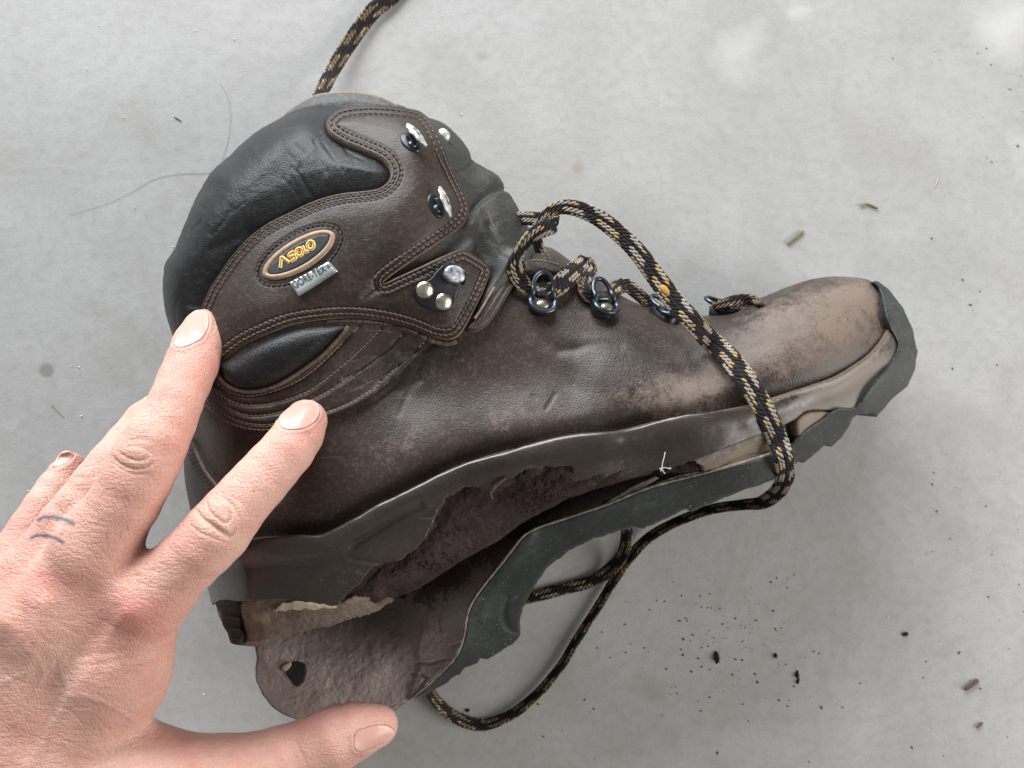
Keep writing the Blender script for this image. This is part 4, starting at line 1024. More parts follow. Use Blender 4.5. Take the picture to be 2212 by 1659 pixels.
CRK = [smooth([(952, 1318), (948, 1340), (953, 1362)], n=3), smooth([(978, 1396), (995, 1390)], n=3), smooth(R(5, (1290, 1385), (1340, 1390), (1400, 1375), (1440, 1365)), n=3), smooth(R(5, (1250, 1440), (1330, 1460), (1300, 1500)), n=3)]
def inn_top(u, v, d):
    z = zi(u, v) + .055 * fbm(u, v, 36, 5, 81) + .03 * fbm(u, v, 8, 3, 83) - .12 * (1 - prof(d / 5.))
    for c in CRK: z = z - .12 * gauss(dist(u, v, c), 2.4)
    z = z + .10 * sstep(-4, 4, (u - 905) + .2 * (v - 1400) + 12 * fbm(u, v, 30, 3, 88)) * sstep(1290, 1330, v) - .18 * inside(u, v, HOLE)
    return z
stri = lambda u, v, d: .15 + .25 * fbm(u, v, 30, 4, 85) + blob(u, v, 940, 1270, 90, 60, .6, -50) + blob(u, v, 980, 1440, 60, 20, .45, -40) + blob(u, v, 1100, 1160, 160, 60, .8, -35) + .5 * gauss(d, 6) + 1.5 * inside(u, v, smooth(HOLE, True, 1))  # mottled; darker along the gap, at the rim and in the hole
solid('sole_inner_face', INN, M['inner'], inn_top, lambda u, v, d: np.maximum(.5, zi(u, v) - .55), boot, sp=3.2, rings=(1.2, 3.), edge=M['rubber'], ew=.9, attrs={'wear': stri})
def face_h(u, v): return zi(u, v)
shell('torn_hole', HOLE, M['hole'], lambda u, v, d: .05 + 0 * u, lambda u, v: zi(u, v), boot, sp=2.4, skirt=.2)  # flat dark patch laid over the hole
shell('torn_hole_lip', smooth(R(4, (1520, 955), (1535, 935), (1570, 922), (1575, 935), (1552, 965), (1540, 972)), True, 3), M['flake'], lambda u, v, d: .09 + .04 * prof(d / 3), lambda u, v: zi(u, v), boot, sp=2.4, skirt=.2)

# splinters and shreds at the crack
def sliver(name, pts, z, m, th=.12, jagn=.8):
    poly = jag(pts, jagn, 3, 5, True)
    return solid(name, poly, m, lambda u, v, d: z(u, v) + .05 * prof(d / 2.) + .05 * fbm(u, v, 8, 3, 7), lambda u, v, d: z(u, v) - th, boot, sp=2.4, rings=(1.,))
zS = lambda a, b: (lambda u, v: a + (b - a) * np.clip((u - 1280) / 230, 0, 1))
sliver('foam_splinter', R(6, (930, 545), (1010, 495), (1080, 455), (1170, 412), (1188, 425), (1150, 450), (1100, 475), (1200, 440), (1290, 405), (1390, 388), (1400, 400), (1300, 428), (1200, 450), (1100, 487), (1010, 520)), zS(7.6, 8.15), M['splint'])
sliver('foam_splinter', R(6, (1190, 378), (1260, 352), (1340, 336), (1375, 350), (1385, 385), (1300, 400), (1240, 395), (1200, 410), (1180, 395)), zS(8.0, 8.25), M['core'])
P = W(*np.array(R(6, (1218, 300), (1213, 325), (1206, 350), (1202, 378), (1196, 392))).T, 9.0); V, Fs = tube(smooth(P, n=4), .015, 6)
P2 = W(*np.array(R(6, (1190, 380), (1215, 374), (1245, 380), (1240, 372))).T, 8.9); V2, F2 = tube(smooth(P2, n=4), .015, 6)
P3 = W(*np.array(R(6, (1202, 378), (1210, 395), (1218, 403))).T, 8.9); V3, F3 = tube(smooth(P3, n=4), .018, 6)
V, Fs = merge([(V, Fs), (V2, F2), (V3, F3)]); make('loose_fibre', V, Fs, M['hair'], boot)
cl = smooth(R(6, (455, 425), (425, 450), (395, 485), (388, 505), (398, 525)), n=4)
P = W(cl[:, 0], cl[:, 1], H(cl[:, 0], cl[:, 1]) + .35); V, Fs = tube(P, np.linspace(.05, .02, len(P)), 6); make('loose_strip', V, Fs, M['edge_dk'], boot)

# ------------------------------------------------------------------ shoelace
def surf(u, v): return float(H(np.array([float(u)]), np.array([float(v)]))[0])
LACE_V = []; LACE_F = []; LACE_M = []; LOFF = 0
def add_lace(pts, phase=0, dark=False):
    """pts: u, v, z (None = on the boot), width in u, roll in degrees; braided flat lace of small yarn picks round a core"""
    global LOFF
    p = [(u, v, (surf(u, v) + .5 if z is None else (surf(u, v) - z if z < 0 else z)), w, r) for u, v, z, w, r in pts]
    p = smooth(np.array(p, float), n=10)
    C = W(p[:, 0], p[:, 1], p[:, 2]); w = p[:, 3] * (HC - p[:, 2]) / F * .5; roll = np.radians(p[:, 4])
    s = np.r_[0, np.cumsum(np.linalg.norm(np.diff(C, axis=0), axis=1))]
    step = .105; n = max(4, int(s[-1] / step)); t = np.linspace(0, s[-1], n)
    C = np.stack([np.interp(t, s, C[:, i]) for i in range(3)], -1); w = np.interp(t, s, w); roll = np.interp(t, s, roll)
    T = np.gradient(C, axis=0); T /= np.linalg.norm(T, axis=1)[:, None]
    S = np.cross(T, np.array([0, 0, 1.])); S /= np.linalg.norm(S, axis=1)[:, None] + 1e-9; U = np.cross(S, T)
    S2 = S * np.cos(roll)[:, None] + U * np.sin(roll)[:, None]; U2 = -S * np.sin(roll)[:, None] + U * np.cos(roll)[:, None]
    th = .072 + .015 * np.sin(t * 1.3)
    # core
    a = np.linspace(0, 2 * np.pi, 16, endpoint=False)
    ca, sa = np.sign(np.cos(a)) * np.abs(np.cos(a)) ** .8, np.sin(a)
    V = C[:, None] + (S2 * w[:, None])[:, None] * ca[None, :, None] * .93 + (U2 * th[:, None])[:, None] * sa[None, :, None]
    Fs = []
    for i in range(n - 1):
        for k in range(16):
            l = (k + 1) % 16; Fs.append((i * 16 + k, i * 16 + l, (i + 1) * 16 + l, (i + 1) * 16 + k))
    Fs.append(tuple(range(15, -1, -1))); Fs.append(tuple((n - 1) * 16 + k for k in range(16)))
    LACE_V.append(V.reshape(-1, 3)); LACE_F.extend([tuple(x + LOFF for x in f) for f in Fs]); LACE_M.extend([0] * len(Fs)); LOFF += n * 16
    # braid picks: NC columns round the whole section
    NC = 20; cs = []; ts = []; ns = []; ms = []; ls = []; rs = []
    for i in range(1, n - 1):
        for k in range(NC):
            if (i + k) % 2: continue
            an = 2 * np.pi * (k + .5) / NC
            cx = math.copysign(abs(math.cos(an)) ** .75, math.cos(an)); sy = math.sin(an)
            c = C[i] + S2[i] * w[i] * cx * .96 + U2[i] * th[i] * sy * 1.02
            nn = S2[i] * math.cos(an) * th[i] / w[i] + U2[i] * sy; nn = nn / np.linalg.norm(nn)
            top = sy > 0; lane = cx * (1 if top else -1)
            dirn = T[i] + np.cross(nn, T[i]) * (.42 if (k % 4 < 2) else .30)
            dirn /= np.linalg.norm(dirn)
            # slanted pattern blocks
            col_ = (k if top else NC - k) % NC
            q = (i + col_ * 1.3 + phase + .5 * math.sin(i * .37)) % 15
            light = q < 8.2 and (col_ % 3 != 2 or False) and (i // 1 + k) % 4 != 3
            end = q < 1.1 or q > 7.2
            if light: m_ = 3 if end else 2
            else: m_ = 1 if rng.rand() < .25 else 0
            if (dark or C[i][2] < 3.5) and m_ in (2, 3): m_ = 4 if rng.rand() < .8 else m_
            cs.append(c); ts.append(dirn); ns.append(nn); ms.append(m_)
            ls.append(.125 if m_ < 2 else .13); rs.append(w[i] * .135 if m_ < 2 else w[i] * .15)
    if cs:
        V, Fa, nf = picks(np.array(cs), np.array(ts), np.array(ns), np.array(ls), np.array(rs), .04)
        LACE_V.append(V); LACE_F.extend((Fa + LOFF).tolist()); LACE_M.extend(np.repeat(ms, nf).tolist()); LOFF += len(V)
    # stray fuzz
    for i in range(0, n, 2):
        if rng.rand() < .5:
            k = rng.rand() * 6.28; c = C[i] + S2[i] * w[i] * math.cos(k) + U2[i] * th[i] * math.sin(k)
            d = (S2[i] * math.cos(k) + U2[i] * math.sin(k)) + rng.randn(3) * .6; d /= np.linalg.norm(d)
            d2 = d + rng.randn(3) * .6; L = .04 + .07 * rng.rand()
            V, Fs = tube(np.array([c, c + d * L, c + d * L + d2 * L]), .006, 3)
            LACE_V.append(V); LACE_F.extend([tuple(x + LOFF for x in f) for f in Fs]); LACE_M.extend([1] * len(Fs)); LOFF += len(V)
# long run: from the back of the tongue, over the toe, round under the sole and along the floor
add_lace([(1168, 545, 6.9, 26, 50), (1160, 515, 7.2, 26, 45), (1166, 482, 7.5, 24, 40), (1190, 456, 7.8, 25, 20), (1222, 447, 8.0, 29, 0), (1275, 461, 8.1, 33, -10), (1330, 498, 8.2, 35, -8), (1376, 543, 8.3, 37, 0), (1413, 592, 8.3, 40, 0), (1452, 645, 8.35, 41, 0),
          (1496, 695, 8.45, 42, 0), (1537, 738, None, 43, 0), (1574, 771, None, 43, 0), (1606, 812, None, 43, 0), (1634, 855, None, 43, 0), (1660, 904, None, 43, 0), (1680, 950, None, 42, 0), (1694, 992, 8.3, 40, -10), (1696, 1030, 7.0, 36, -35), (1680, 1062, 5.3, 32, -50),
          (1648, 1084, 3.6, 30, -60), (1605, 1090, 2.4, 28, -60), (1542, 1099, 1.4, 27, -60), (1474, 1122, .8, 26, -60), (1406, 1158, .5, 25, -55), (1361, 1203, .35, 24, -50), (1329, 1249, .3, 22, -50), (1293, 1308, .3, 21, -50), (1247, 1380, .3, 21, -50), (1211, 1439, .3, 21, -50),
          (1157, 1502, .3, 22, -50), (1100, 1546, .3, 23, -50), (1034, 1566, .3, 25, -45), (975, 1543, .3, 26, -45), (938, 1508, .35, 24, -45), (920, 1470, .5, 24, -45)], 2)
# second end, a short loop under the outsole
add_lace([(1350, 1100, 2.2, 26, -40), (1354, 1150, 1.5, 26, -40), (1346, 1195, .8, 27, -40), (1318, 1230, .4, 28, -35), (1275, 1256, .3, 26, -30), (1225, 1270, .25, 24, -30), (1180, 1282, .25, 24, -30), (1150, 1290, .25, 22, -30), (1110, 1300, .25, 20, -30)], 5, dark=True)
# the run that leaves the picture at the top
add_lace([(900, -60, .2, 32, 10), (868, -30, .2, 32, 12), (837, 0, .25, 32, 15), (808, 22, .3, 32, 18), (778, 60, .35, 31, 20), (752, 98, .45, 30, 22), (729, 134, .7, 29, 22), (710, 168, 1.2, 28, 22), (694, 200, 2.0, 27, 22), (684, 226, 3.0, 26, 20), (690, 260, 3.6, 26, 20)], 1)
# behind the tongue
add_lace([(1095, 478, 5.0, 26, 10), (1125, 472, 5.3, 28, 8), (1160, 473, 5.8, 28, 0), (1190, 474, 6.4, 26, -10), (1205, 478, 6.8, 20, -30)], 3)
# the loop into the first eyelet
add_lace([(1198, 486, 7.6, 34, 10), (1186, 490, 7.8, 34, 15), (1160, 502, 7.9, 32, 25), (1138, 520, 7.8, 28, 40), (1120, 548, 7.6, 26, 40), (1113, 575, 7.5, 36, 10), (1122, 602, -.55, 34, 5), (1143, 624, -.40, 28, 5), (1168, 632, -.32, 24, 0), (1192, 628, -.45, 32, 0), (1215, 610, -.7, 40, -8), (1240, 588, -.9, 42, -12), (1262, 568, -1.1, 36, -30), (1268, 556, -1.1, 20, -50)], 4)
add_lace([(1270, 562, -.9, 22, 40), (1278, 580, -.8, 24, 30), (1266, 600, -.7, 26, 10), (1262, 622, -.5, 26, 0), (1276, 642, -.36, 24, 0), (1297, 645, -.32, 20, 0), (1318, 634, -.4, 26, 0), (1336, 620, -.6, 32, 10), (1352, 616, -.6, 30, 20), (1372, 630, -.5, 30, 25), (1396, 650, -.4, 26, 15), (1418, 666, -.34, 20, 5), (1434, 672, -.3, 18, 0)], 8, dark=True)
add_lace([(1540, 664, -.5, 16, 0), (1560, 658, -.6, 20, 10), (1584, 652, -.7, 26, 10), (1608, 648, -.6, 26, 0), (1630, 651, -.4, 20, 0), (1645, 660, -.1, 16, 0)], 8, dark=True)
org = W(1400, 1100, 0)
V = np.vstack(LACE_V); lace = make('shoelace', V, LACE_F, None, None, org=org, mats=[M['lace_black'], M['lace_dark'], M['lace_white'], M['lace_yellow'], M['lace_tan']], fmat=LACE_M)
tag(lace, 'black shoelace flecked with yellow and white looping over the boot and along the floor', 'shoelace')
# burr caught on the lace
fr = (W(1436, 627, 8.75), np.stack([np.array([.62, -.78, 0]), np.array([.78, .62, 0]), np.array([0, 0, 1.])]))
V, Fs = lathe([(.02, .08), (.1, .07), (.16, .03), (.17, -.02), (.12, -.1)], 12, 1.55, .85)
make('yarn_pull', place(V, fr), Fs, simple('ochre_yarn', (.52, .29, .05), .8, n_scale=900, bmp=.0004), lace, org=org)

# ------------------------------------------------------------------ the hand
def rcone(P, a, b, ra, rb):
    ba = b - a; t = np.clip(((P - a) @ ba) / (ba @ ba), 0, 1)
    return np.linalg.norm(P - (a + t[..., None] * ba), axis=-1) - (ra + t * (rb - ra))
def smin(a, b, k):
    h = np.clip(.5 + .5 * (b - a) / k, 0, 1); return b * (1 - h) + a * h - k * h * (1 - h)
def node(u, v, z, r, fl=1.): return W(u, v, z), r * (HC - z) / F
INDEX = [(661, 909, 9.45, 46), (645, 938, 9.75, 53), (622, 972, 10.1, 56), (588, 1010, 10.4, 58), (560, 1042, 10.6, 60), (532, 1072, 10.8, 61), (500, 1110, 11.0, 65), (470, 1148, 11.1, 70), (440, 1180, 11.1, 69), (404, 1214, 11.0, 69), (368, 1250, 10.9, 72), (330, 1285, 10.8, 78)]
MIDDLE = [(442, 713, 8.3, 45), (429, 747, 8.75, 52), (415, 785, 9.3, 55), (398, 825, 9.9, 55), (380, 868, 10.6, 55), (362, 910, 10.9, 59), (338, 952, 11.2, 66), (318, 990, 11.3, 71), (296, 1035, 11.3, 72), (270, 1085, 11.2, 73), (240, 1130, 11.1, 76), (205, 1180, 11.0, 80)]
RING = [(345, 890, 6.6, 44), (320, 915, 7.2, 50), (285, 966, 8.2, 56), (250, 1008, 9.0, 58), (215, 1048, 9.4, 57), (182, 1092, 9.6, 58), (148, 1135, 9.7, 61), (118, 1180, 9.7, 64), (88, 1230, 9.8, 68)]
PINKY = [(154, 1004, 6.6, 27), (142, 1022, 6.8, 33), (122, 1052, 7.2, 38), (98, 1092, 7.6, 42), (70, 1140, 8.0, 46), (42, 1190, 8.3, 52), (12, 1250, 8.6, 58)]
THUMB = [(818, 1566, 6.9, 42), (795, 1572, 7.0, 50), (765, 1580, 7.1, 60), (725, 1596, 7.2, 68), (690, 1612, 7.2, 68), (650, 1626, 7.3, 66), (600, 1648, 7.6, 74), (540, 1676, 8.0, 88), (470, 1690, 8.4, 98), (400, 1700, 8.8, 108), (300, 1690, 9.0, 120)]
def palm_field(P):
    d = None
    segs = [((330, 1285, 10.6, 74), (240, 1440, 10.0, 84)), ((240, 1440, 10.0, 84), (130, 1640, 9.4, 86)), ((205, 1180, 10.8, 76), (100, 1330, 10.6, 78)), ((100, 1330, 10.6, 78), (40, 1600, 9.8, 86)),
            ((88, 1230, 9.6, 68), (0, 1370, 10.0, 76)), ((0, 1370, 10.0, 76), (-60, 1600, 9.4, 86)), ((12, 1250, 8.6, 58), (-90, 1420, 9.0, 70)), ((-90, 1420, 9.0, 70), (-150, 1640, 8.8, 80)),
            ((250, 1265, 10.6, 64), (140, 1335, 10.6, 68)), ((262, 1450, 9.4, 80), (170, 1640, 9.0, 92)), ((300, 1372, 9.6, 64), (275, 1470, 9.2, 72)), ((130, 1640, 9.4, 86), (60, 1800, 8.8, 92)), ((40, 1600, 9.6, 86), (0, 1800, 8.8, 96)), ((180, 1640, 9.0, 90), (300, 1700, 8.8, 100)), ((-60, 1600, 9.2, 86), (-80, 1800, 8.6, 90))]
    for s, e in segs:
        a, ra = node(*s); b, rb = node(*e)
        f = rcone(P, a, b, ra, rb); d = f if d is None else smin(d, f, .9)
    return d
h = .085
lo = np.array([-26., -21.5, 4.6]); hi = np.array([-3.6, 5.2, 12.8])
n3 = np.ceil((hi - lo) / h).astype(int)
ax = [lo[i] + h * np.arange(n3[i]) for i in range(3)]
phi = np.full(tuple(n3), 1e3, np.float32)
def fill(dst, chainp, k, margin=1.0):
    """smooth union of one chain, evaluated near it only"""
    f = np.full(tuple(n3), 1e3, np.float32)
    nodes = [node(*c) for c in chainp]
    for (a, ra), (b, rb) in zip(nodes[:-1], nodes[1:]):
        mn = np.minimum(a, b) - max(ra, rb) - margin; mx = np.maximum(a, b) + max(ra, rb) + margin
        i0 = np.clip(((mn - lo) / h).astype(int), 0, n3); i1 = np.clip(((mx - lo) / h).astype(int) + 1, 0, n3)
        if (i1 <= i0).any(): continue
        sl = tuple(slice(i0[q], i1[q]) for q in range(3))
        G = np.stack(np.meshgrid(*[ax[q][sl[q]] for q in range(3)], indexing='ij'), -1).astype(np.float32)
        g = rcone(G, a.astype(np.float32), b.astype(np.float32), ra, rb); o = f[sl]
        f[sl] = np.where(o > 500, g, smin(o, g, k))
    return f
# palm on its own box
palm = np.full(tuple(n3), 1e3, np.float32)
i1x = int((-9.2 - lo[0]) / h); i1y = int((-2.0 - lo[1]) / h)
for xs in range(0, i1x, 60):
    sl = (slice(xs, min(xs + 60, i1x)), slice(0, i1y), slice(0, n3[2]))
    G = np.stack(np.meshgrid(*[ax[q][sl[q]] for q in range(3)], indexing='ij'), -1).astype(np.float32)
    palm[sl] = palm_field(G)
tot = palm
for ch, kk in ((THUMB, .9), (INDEX, .7), (MIDDLE, .7), (RING, .6), (PINKY, .5)):
    f = fill(None, ch, .12)
    hand_f = np.where((f < 500) & (palm < 500), smin(f, palm, kk), np.minimum(f, palm))
    tot = np.where(np.maximum(tot, hand_f) < 500, smin(tot, hand_f, .10), np.minimum(tot, hand_f))
del f, hand_f, palm
def surface_nets(phi):
    s = phi < 0
    nx, ny, nz = s.shape
    cnt = np.zeros((nx - 1, ny - 1, nz - 1), np.int8)
    for a in (0, 1):
        for b in (0, 1):
            for c in (0, 1): cnt += s[a:nx - 1 + a, b:ny - 1 + b, c:nz - 1 + c]
    I = np.argwhere((cnt > 0) & (cnt < 8))
    idx = -np.ones((nx - 1, ny - 1, nz - 1), np.int32); idx[tuple(I.T)] = np.arange(len(I))
    acc = np.zeros((len(I), 3)); num = np.zeros(len(I))
    corners = [(a, b, c) for a in (0, 1) for b in (0, 1) for c in (0, 1)]
    for p in corners:
        for q in range(3):
            if p[q]: continue
            p2 = list(p); p2[q] = 1
            A = phi[I[:, 0] + p[0], I[:, 1] + p[1], I[:, 2] + p[2]]; B = phi[I[:, 0] + p2[0], I[:, 1] + p2[1], I[:, 2] + p2[2]]
            m = (A < 0) != (B < 0); t = np.where(m, A / np.where(m, A - B, 1), 0)
            pt = np.array(p, float) + t[:, None] * (np.array(p2) - np.array(p))
            acc[m] += pt[m]; num[m] += 1
    V = lo + h * (I + acc / num[:, None])
    quads = []
    for q in range(3):
        a1, a2 = (q + 1) % 3, (q + 2) % 3
        sl0 = [slice(1, -1)] * 3; sl0[q] = slice(0, -1); sl1 = list(sl0); sl1[q] = slice(1, None)
        A = s[tuple(sl0)]; B = s[tuple(sl1)]
        for flip, mk in ((False, A & ~B), (True, ~A & B)):
            E = np.argwhere(mk)
            if not len(E): continue
            base = E.copy(); base[:, a1] += 1; base[:, a2] += 1
            def g(d1, d2):
                k = base.copy(); k[:, a1] -= d1; k[:, a2] -= d2; return idx[k[:, 0], k[:, 1], k[:, 2]]
            Q = np.stack([g(1, 1), g(0, 1), g(0, 0), g(1, 0)], -1)
            if flip: Q = Q[:, ::-1]
            quads.append(Q)
    return V, np.vstack(quads)
HV, HF_ = surface_nets(tot)
HF_ = HF_[(HF_ >= 0).all(1)]
del tot
# relax
def relax(V, Fq, it=3, lam=.5):
    E = np.vstack([Fq[:, [0, 1]], Fq[:, [1, 2]], Fq[:, [2, 3]], Fq[:, [3, 0]]])
    for _ in range(it):
        acc = np.zeros_like(V); c = np.zeros(len(V))
        for k in range(3):
            acc[:, k] = np.bincount(E[:, 0], V[E[:, 1], k], len(V)) + np.bincount(E[:, 1], V[E[:, 0], k], len(V))
        c = np.bincount(E[:, 0], minlength=len(V)) + np.bincount(E[:, 1], minlength=len(V))
        V = V + lam * (acc / np.maximum(c, 1)[:, None] - V)
    return V
HV = relax(HV, HF_, 4)
def vnorm(V, Fq):
    n = np.cross(V[Fq[:, 2]] - V[Fq[:, 0]], V[Fq[:, 3]] - V[Fq[:, 1]]); N = np.zeros_like(V)
    for k in range(3):
        for c in range(4): N[:, k] += np.bincount(Fq[:, c], n[:, k], len(V))
    return N / (np.linalg.norm(N, axis=1)[:, None] + 1e-12)
# one even subdivision of the quads so that creases have something to bend
def subdiv(V, Fq):
    E = np.sort(np.vstack([Fq[:, [0, 1]], Fq[:, [1, 2]], Fq[:, [2, 3]], Fq[:, [3, 0]]]), 1)
    ue, inv = np.unique(E, axis=0, return_inverse=True); inv = inv.ravel()
    n = len(V); m = len(Fq); em = (V[ue[:, 0]] + V[ue[:, 1]]) / 2; fc = V[Fq].mean(1)
    e = inv.reshape(4, m).T + n; f = np.arange(m) + n + len(ue)
    Q = np.concatenate([np.stack([Fq[:, i], e[:, i], f, e[:, (i - 1) % 4]], -1) for i in range(4)])
    return np.vstack([V, em, fc]), Q
HV, HF_ = subdiv(HV, HF_); HV = relax(HV, HF_, 2)
HN = vnorm(HV, HF_)
hu, hv = invW(HV); up = np.clip(HN[:, 2] * 2.2, 0, 1) * (HV[:, 2] > 6)
disp = np.zeros(len(HV)); crease = np.zeros(len(HV))
def line(pts, depth, w, n=4, cr=0.):
    l = smooth(pts, n=n) if len(pts) > 2 else np.array(pts, float)
    m = (hu > l[:, 0].min() - 3 * w) & (hu < l[:, 0].max() + 3 * w) & (hv > l[:, 1].min() - 3 * w) & (hv < l[:, 1].max() + 3 * w) & (up > 0)
    if not m.any(): return
    g = gauss(dist(hu[m], hv[m], l), w)
    # fade at both ends
    e = np.minimum(np.hypot(hu[m] - l[0, 0], hv[m] - l[0, 1]), np.hypot(hu[m] - l[-1, 0], hv[m] - l[-1, 1]))
    g = g * (.3 + .7 * sstep(0, 3 * w, e))
    disp[m] -= depth * g * up[m]; crease[m] = np.maximum(crease[m], cr * g * up[m])
K = lambda *p: R('knk', *p)
# index knuckle folds
line(K((585, 800), (640, 870), (720, 930), (800, 985), (880, 1015), (905, 980)), .075, 3.6, cr=.35)
line(K((600, 850), (650, 905), (740, 965), (820, 1015), (890, 1050)), .04, 3, cr=.2)
line(K((680, 740), (700, 810), (760, 870), (830, 915), (870, 880), (860, 810)), .055, 3.2, cr=.25)
line(K((540, 925), (590, 975), (680, 1020), (780, 1060)), .03, 3, cr=.1)
line(K((730, 680), (800, 700), (870, 760), (920, 830), (930, 900)), .045, 4)
line(K((760, 655), (850, 690), (930, 730), (990, 790)), .02, 2.6)
for q in range(11):
    a = q * 28
    line(K((770 + a * .9, 660 - a * .95), (850 + a, 700 - a * .9), (930 + a, 745 - a * .8)), .007, 2)
for q in range(13):
    a = q * 34
    line(K((500 - a, 990 + a * .92), (600 - a, 1070 + a * .88), (720 - a, 1120 + a * .86)), .007, 2.1)
disp += .10 * up * blob(hu, hv, 470, 1112, 30, 22, 1., 40) + .05 * up * blob(hu, hv, 484, 1134, 22, 12, 1., 45)
line(K((1060, 330), (1110, 360), (1160, 400)), .02, 3); line(K((1090, 300), (1150, 350)), .012, 3)
# middle knuckle
L3_ = lambda *p: R(3, *p)
line(L3_((650, 985), (700, 1030), (780, 1055), (850, 1040), (890, 1015)), .06, 3.4, cr=.3)
line(L3_((640, 1010), (700, 1055), (780, 1085), (870, 1075)), .03, 3, cr=.15)
line(L3_((690, 960), (740, 990), (800, 1005), (860, 990)), .045, 3, cr=.25)
line(L3_((720, 930), (780, 925), (850, 945), (890, 980)), .03, 3)
line(L3_((735, 900), (800, 880), (880, 890)), .018, 3)
for q in range(8): line(L3_((700 + q * 4, 850 - q * 20), (780 + q * 6, 840 - q * 22), (880 + q * 8, 858 - q * 22)), .007, 2)
for q in range(14): line(L3_((600 - q * 20, 1080 + q * 30), (700 - q * 22, 1120 + q * 32), (800 - q * 22, 1125 + q * 34)), .006, 2.2)
line(L3_((915, 530), (990, 525), (1060, 545)), .035, 3.2, cr=.2); line(L3_((930, 515), (1000, 508), (1050, 515)), .015, 2.6)
disp += .06 * up * blob(hu, hv, 292, 975, 24, 18, 1.)
# ring
line(L3_((420, 1090), (500, 1110), (580, 1085)), .02, 4); line(L3_((430, 1060), (500, 1045), (600, 1010)), .02, 3.5)
for q in range(9): line(L3_((330 - q * 14, 1230 + q * 30), (400 - q * 14, 1245 + q * 30), (450 - q * 16, 1270 + q * 30)), .007, 2.2)
# dorsum: fine lines across, tendons and veins
r2 = np.random.RandomState(11)
for q in range(95):
    x0 = 20 + r2.rand() * 340; y0 = 1190 + r2.rand() * 420; a = math.radians(28 + r2.randn() * 13 + (y0 - 1350) * .04); L = 20 + r2.rand() * 34
    line([(x0 - L * math.cos(a), y0 - L * math.sin(a)), (x0 + r2.randn() * 3, y0 + r2.randn() * 3), (x0 + L * math.cos(a), y0 + L * math.sin(a))], .006 + .006 * r2.rand(), 2.2, n=3)
line(R(4, (930, 1170), (1010, 1230), (1080, 1290), (1120, 1370)), .04, 5, cr=.12); line(R(4, (860, 1180), (900, 1230), (1000, 1290)), .02, 4)
line(R(4, (380, 900), (500, 880), (640, 870), (820, 800)), .03, 9); line(R(4, (460, 940), (600, 920), (760, 880), (880, 870)), .02, 7)
for pts, a, w in (([(275, 1320), (220, 1400), (140, 1530), (60, 1660)], .05, 14), ([(95, 1300), (70, 1400), (30, 1560)], .06, 13), ([(0, 1370), (-10, 1500)], .05, 12)):
    l = smooth(pts, n=5); disp += a * gauss(dist(hu, hv, l), w) * up * (hv > 1250)
vein = np.zeros(len(HV))
for pts in ([(180, 1370), (130, 1440), (150, 1500), (110, 1570), (80, 1659)], [(60, 1400), (95, 1450), (60, 1520), (20, 1600)], [(150, 1500), (230, 1520), (290, 1560), (330, 1620)], [(110, 1440), (60, 1450), (0, 1480)]):
    l = smooth(pts, n=5); g = gauss(dist(hu, hv, l), 7); disp += .022 * g * up; vein = np.maximum(vein, .14 * gauss(dist(hu, hv, l), 11) * up)
# knuckles (MCP)
disp += up * (blob(hu, hv, 288, 1318, 50, 44, .08, 30) + blob(hu, hv, 90, 1292, 40, 38, .09) + blob(hu, hv, 5, 1340, 30, 30, .15)) - up * (blob(hu, hv, 185, 1300, 22, 50, .06, 30) + blob(hu, hv, 45, 1330, 16, 40, .05))
NAILS = [(R(3, (1622, 805), (1614, 765), (1640, 730), (1700, 685), (1766, 664), (1812, 662), (1838, 686), (1848, 725), (1828, 770), (1785, 808), (1715, 828), (1655, 826)), R(3, (1640, 800))[0]),
         (R(3, (1006, 335), (1025, 290), (1060, 225), (1095, 168), (1140, 138), (1192, 148), (1208, 195), (1198, 250), (1168, 300), (1128, 325), (1075, 348), (1028, 352)), R(3, (1040, 335))[0]),
         (R(3, (302, 1042), (325, 1000), (355, 962), (395, 952), (425, 968), (412, 1000), (375, 1030), (335, 1046)), R(3, (310, 1040))[0]),
         (R(4, (1912, 1335), (1925, 1300), (1985, 1275), (2050, 1262), (2105, 1272), (2128, 1300), (2100, 1338), (2020, 1374), (1950, 1402), (1918, 1390)), R(4, (1920, 1370))[0])]
nm = np.zeros(len(HV))
for pl, _ in NAILS:
    pl = smooth(pl, True, 4); m = (np.hypot(hu - pl[:, 0].mean(), hv - pl[:, 1].mean()) < 70) & (up > 0)
    ins = inside(hu[m], hv[m], pl); dd = dist(hu[m], hv[m], pl, True)
    k = np.where(ins, 1, gauss(dd, 5)); disp[m] *= 1 - k
    disp[m] += (.035 * gauss(dd - 5, 4.) * ~ins - .03 * ins) * up[m]; crease[m] = np.maximum(crease[m], .35 * gauss(dd, 2.2))
disp += .010 * up * fbm(hu, hv, 22, 3, 91)
